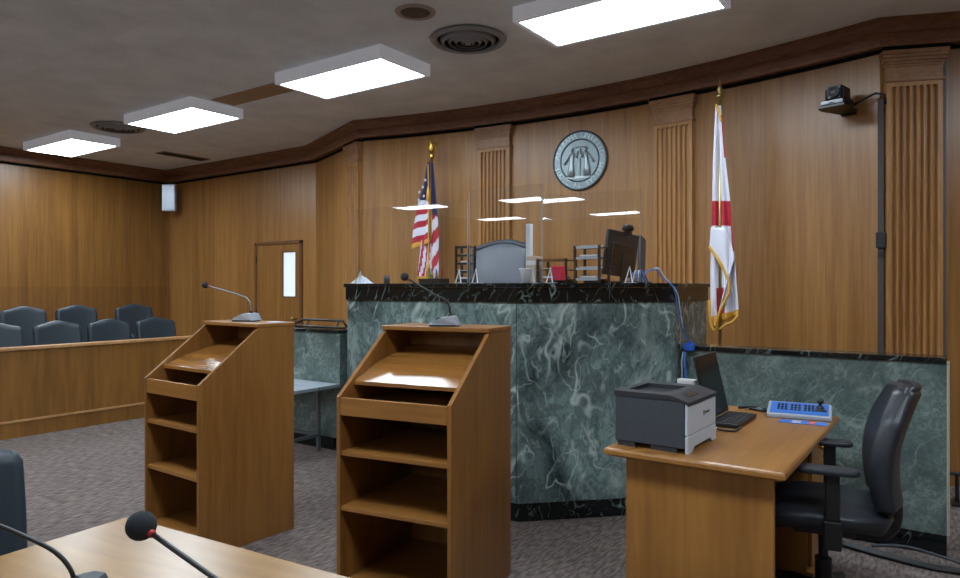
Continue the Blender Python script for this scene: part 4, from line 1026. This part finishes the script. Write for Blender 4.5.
# ------------------------------------------------------------------ flags
def flag_pole(t, h, finial):
    MB().tube([(0, 0, 0.05), (0, 0, h)], 0.013, n=12).build('pole', M['gold'] if finial == 'eagle' else M['brass'], t, smooth=True)
    MB().lathe([(0, 0), (0.15, 0), (0.155, 0.012), (0.12, 0.03), (0.03, 0.05), (0.022, 0.12), (0, 0.12)], n=28).build('floor_stand', M['brass'], t, smooth=True)
def cloth(edges, depth, folds, amp, seed, y0):
    """edges: list of (t, xl, xr, z); x and z local to the pole"""
    def fn(s, q):
        for i in range(len(edges) - 1):
            if q <= edges[i + 1][0] or i == len(edges) - 2:
                a, b = edges[i], edges[i + 1]; k = (q - a[0]) / (b[0] - a[0]); break
        xl = a[1] + (b[1] - a[1]) * k; xr = a[2] + (b[2] - a[2]) * k
        zl = a[3] + (b[3] - a[3]) * k; zr = a[4] + (b[4] - a[4]) * k
        return Vector((xl + (xr - xl) * s, y0 + amp * (0.25 + 0.75 * q) * math.sin(s * folds * 2 * PI + seed + q * 1.3) + 0.5 * amp * math.sin(s * folds * 4.4 + q * 5 + seed), zl + (zr - zl) * s))
    return fn
# white flag with crimson saltire, hanging furled
pu = at(720, 200, v=5.62)
K = 5.62
def loc_pt(x, y, base): q = at(x, y, v=K); return q.x - base.x, q.z - DZ
fl = thing('state_flag', (pu.x, K, DZ), 'white flag with crimson bands and gold fringe on a brass pole, right of the bench', 'flag')
hp = at(718, 96, v=K).z - DZ
flag_pole(fl, hp, 'spear')
MB().lathe([(0, 0), (0.028, 0.004), (0.03, 0.02), (0.012, 0.035), (0.018, 0.05), (0.026, 0.07), (0.012, 0.09), (0.004, 0.15), (0, 0.18)], (0, 0, hp - 0.02), n=20).build('finial', M['brass'], fl, smooth=True)
def E(q, xl, yl, xr, yr):
    a = loc_pt(xl, yl, pu); b = loc_pt(xr, yr, pu); return (q, a[0], b[0], a[1], b[1])
back_e = [E(0, 716, 106, 722, 106), E(0.3, 713, 160, 727, 165), E(0.46, 712.5, 200, 731, 200), E(0.6, 712, 226, 733, 226), E(0.8, 711, 270, 737, 270), E(0.95, 711, 312, 740, 306), E(1.0, 712, 326, 740, 316)]
def bm_fn(s, q):
    if 0.47 < q < 0.595: return 1
    if q > 0.965: return 2
    if q > 0.86 and 0.22 < s < 0.55: return 1
    if s > 0.9 and 0.05 < q < 0.26: return 1
    if s > 0.93 and 0.47 < q < 0.72: return 1
    if s > 0.93 and q > 0.72: return 0
    return 0
MB().grid(30, 60, cloth(back_e, 0, 2.6, 0.022, 0.4, -0.02), bm_fn).build('cloth_back', [M['white_f'], M['red_f'], M['fringe']], fl, smooth=True, solid=0.003)
fr_e = [E(0, 712.5, 228, 730, 228), E(0.25, 711.5, 248, 732, 262), E(0.5, 711.5, 252, 732, 284), E(1.0, 711.5, 330, 718, 330)]
def front_fn(s, q):
    # front fold: right border leans out then returns to the pole at the bottom
    y = 226 + (322 - 226) * q
    if q < 0.55: xr = 729 + 4 * (q / 0.55)
    else: xr = 733 - 15 * ((q - 0.55) / 0.45) ** 1.1
    xl = 711.5
    # cloth area below the diagonal hem starts where the hem runs from left (y 248) to right
    a = loc_pt(xl, y, pu); b = loc_pt(xr, y, pu)
    return Vector((a[0] + (b[0] - a[0]) * s, -0.05 + 0.014 * math.sin(s * 9 + q * 4), a[1]))
hem = [(711.5, 247), (718, 256), (725, 268), (731, 281), (731, 292), (726, 303), (721, 314), (717, 326)]
hp_ = [Vector((loc_pt(x, y, pu)[0], -0.062, loc_pt(x, y, pu)[1])) for x, y in hem]
# folded front layer above the hem
def fold_fn(s, q):
    i = s * (len(hem) - 1); k = min(int(i), len(hem) - 2); f = i - k
    hx_ = hem[k][0] + (hem[k + 1][0] - hem[k][0]) * f; hy_ = hem[k][1] + (hem[k + 1][1] - hem[k][1]) * f
    tx_ = 713 + 18 * min(1, s * 1.6) + (6 * max(0, s - 0.625) / 0.375 if s > 0.625 else 0); ty_ = 228 + 60 * max(0, s - 0.5)
    x = tx_ + (hx_ - tx_) * q; y = ty_ + (hy_ - ty_) * q
    a = loc_pt(x, y, pu); return Vector((a[0], -0.056 + 0.01 * math.sin(s * 11), a[1]))
MB().grid(28, 14, fold_fn).build('cloth_front_fold', M['white_f'], fl, smooth=True, solid=0.003)
MB().tube(bez(hp_, 5), 0.011, n=8).build('fringe_hem', M['fringe'], fl, smooth=True)
hem2 = [(712, 247), (711.5, 275), (711.5, 300), (712.5, 322), (717, 330), (719, 322)]
MB().tube(bez([Vector((loc_pt(x, y, pu)[0], -0.05, loc_pt(x, y, pu)[1])) for x, y in hem2[2:]], 5), 0.010, n=8).build('fringe_edge', M['fringe'], fl, smooth=True)
hem3 = [(722, 329), (728, 324), (734, 322), (740, 315)]
MB().tube(bez([Vector((loc_pt(x, y, pu)[0], -0.05, loc_pt(x, y, pu)[1])) for x, y in hem3], 5), 0.010, n=8).build('fringe_edge', M['fringe'], fl, smooth=True)
MB().tube(bez([Vector((loc_pt(x, y, pu)[0], -0.03, loc_pt(x, y, pu)[1])) for x, y in ((717, 105), (720, 112), (722, 122))], 4), 0.009, n=8).build('fringe_edge', M['fringe'], fl, smooth=True)

# stars and stripes, furled, eagle on top
K = 5.80
pu2 = at(432, 200, v=K); us = thing('national_flag', (pu2.x, K, DZ), 'red white and blue striped flag with gold fringe and gold eagle, left behind the bench', 'flag')
hp = at(432, 158, v=K).z - DZ; flag_pole(us, hp, 'eagle')
eg = MB(); eg.lathe([(0, 0), (0.03, 0.0), (0.02, 0.02), (0.03, 0.035), (0.012, 0.05), (0, 0.05)], (0, 0, hp - 0.005), n=16)
eg.tube([(0, 0, hp + 0.04), (0, -0.01, hp + 0.09), (0, -0.005, hp + 0.14), (0, -0.02, hp + 0.17), (0, -0.05, hp + 0.168)], [0.014, 0.032, 0.024, 0.016, 0.004], n=12)
for sx in (-1, 1): eg.tube([(sx * 0.018, 0, hp + 0.13), (sx * 0.045, 0.012, hp + 0.165), (sx * 0.042, 0.015, hp + 0.09), (sx * 0.032, 0.01, hp + 0.05)], [0.012, 0.015, 0.014, 0.003], n=8)
eg.build('eagle_finial', M['gold'], us, smooth=True)
def L2(x, y, yy=0.0): q = at(x, y, v=K); return Vector((q.x - pu2.x, yy, q.z - DZ))
def E2(q, xl, yl, xr, yr):
    a = L2(xl, yl); b = L2(xr, yr); return (q, a.x, b.x, a.z, b.z)
top_e = [E2(0, 430, 163, 433, 163), E2(0.25, 426, 184, 433, 184), E2(0.5, 420, 205, 433, 202), E2(0.75, 416, 228, 433, 222), E2(1, 414, 249, 432, 244)]
def us_m(s, q):
    if q < 0.47: return 2
    if q > 0.945: return 3
    return (0, 1, 0, 1, 0, 1)[min(5, int((q - 0.47) / 0.475 * 6))] if True else 0
MB().grid(24, 54, cloth(top_e, 0, 1.6, 0.02, 0.2, -0.05), lambda s, q: {0: 1, 1: 0}.get(us_m(s, q), us_m(s, q))).build('cloth_front', [M['red_f'], M['white_f'], M['blue_f'], M['fringe']], us, smooth=True, solid=0.003)
rt_e = [E2(0, 432, 163, 434, 163), E2(0.3, 433, 200, 437, 205), E2(0.6, 433, 228, 440, 235), E2(1, 432, 277, 441, 277)]
MB().grid(14, 54, cloth(rt_e, 0, 1.2, 0.018, 1.2, -0.02), lambda s, q: 2 if q < 0.42 else (3 if q > 0.97 else int((q * 9 + s * 1.6)) % 2)).build('cloth_right', [M['red_f'], M['white_f'], M['blue_f'], M['fringe']], us, smooth=True, solid=0.003)
lo_e = [E2(0, 422, 240, 433, 240), E2(0.5, 421, 262, 434, 262), E2(1, 419, 279, 435, 279)]
MB().grid(16, 24, cloth(lo_e, 0, 1.8, 0.016, 2.0, -0.03), lambda s, q: 3 if q > 0.9 else int(s * 7 + q * 2.4) % 2).build('cloth_lower', [M['red_f'], M['white_f'], M['blue_f'], M['fringe']], us, smooth=True, solid=0.003)
def star(c, r, nrm=-1):
    mb = MB(); vs = []
    for k in range(10):
        a = PI / 2 + k * PI / 5; rr = r if k % 2 == 0 else r * 0.42; vs.append((c.x + rr * math.cos(a), c.z + rr * math.sin(a)))
    a = [mb.bm.verts.new((x, c.y, z)) for x, z in vs]; b = [mb.bm.verts.new((x, c.y + 0.002, z)) for x, z in vs]
    mb.bm.faces.new(a); mb.bm.faces.new(b[::-1])
    for i in range(10): mb.bm.faces.new((a[i], b[i], b[(i + 1) % 10], a[(i + 1) % 10]))
    mb.build('star', M['white_f'], us)
for x, y in ((428, 188), (424.5, 193), (429, 197), (424, 201), (430.5, 181)): star(L2(x, y, -0.088), 0.020)
MB().tube([L2(433, 165, -0.085), L2(434, 200, -0.09), L2(433.5, 262, -0.09)], 0.006, n=8).build('tassel_cord', M['fringe'], us)
for y in (188, 262): MB().tube([L2(433.5, y, -0.09), L2(433.5, y + 4, -0.09), L2(433.5, y + 14, -0.09)], [0.008, 0.018, 0.024], n=10).build('tassel', M['fringe'], us, smooth=True)

# ------------------------------------------------------------------ foreground table, mics, chair
tb = thing('counsel_table', (-1.0, 0.875, 0), 'pale wooden table in the lower left foreground with two microphones', 'table', R(5))
TZ = 0.76
MB().prism(rrect(2.06, 0.60, 0.03, cx=0, cy=0), TZ - 0.032, TZ).build('table_top', M['table'], tb, bevel=0.004)
for sx in (-1, 1): MB().box(sx * 0.85 - 0.03, -0.22, 0, sx * 0.85 + 0.03, 0.22, TZ - 0.0325).build('leg', M['desk_v'], tb)
MB().box(-0.819, -0.02, 0.25, 0.819, 0.0, TZ - 0.034).build('modesty_panel', M['desk_v'], tb)
s_ = (-C35, -S35)
mA = mic((-1.585, 0.71, TZ + 0.0005), R(35 + 0), [(0.01, 0, 0.04), (0.004, 0, 0.07), (-0.022, 0, 0.105), (-0.07, 0, 0.135), (-0.19, 0, 0.185), (-0.36, 0, 0.24)], 'gooseneck microphone at the lower left whose neck leaves the left edge', silver=False, ballr=0.026, neckmat='black')
mB = mic((-0.88, 0.74, TZ + 0.0005), R(8), [(0.01, 0, 0.04), (0.0, 0, 0.09), (-0.05, 0, 0.135), (-0.345, -0.0, 0.232)], 'gooseneck microphone with red ring and round black foam over the table', silver=False, ballr=0.027, nr=0.0048, neckmat='black')
jury_chair((-2.175, 0.67, 0), R(84), 'dark slate leather chair back at the left edge of the photo beyond the table end', None, hb=0.50, arms=False, name='table_chair')
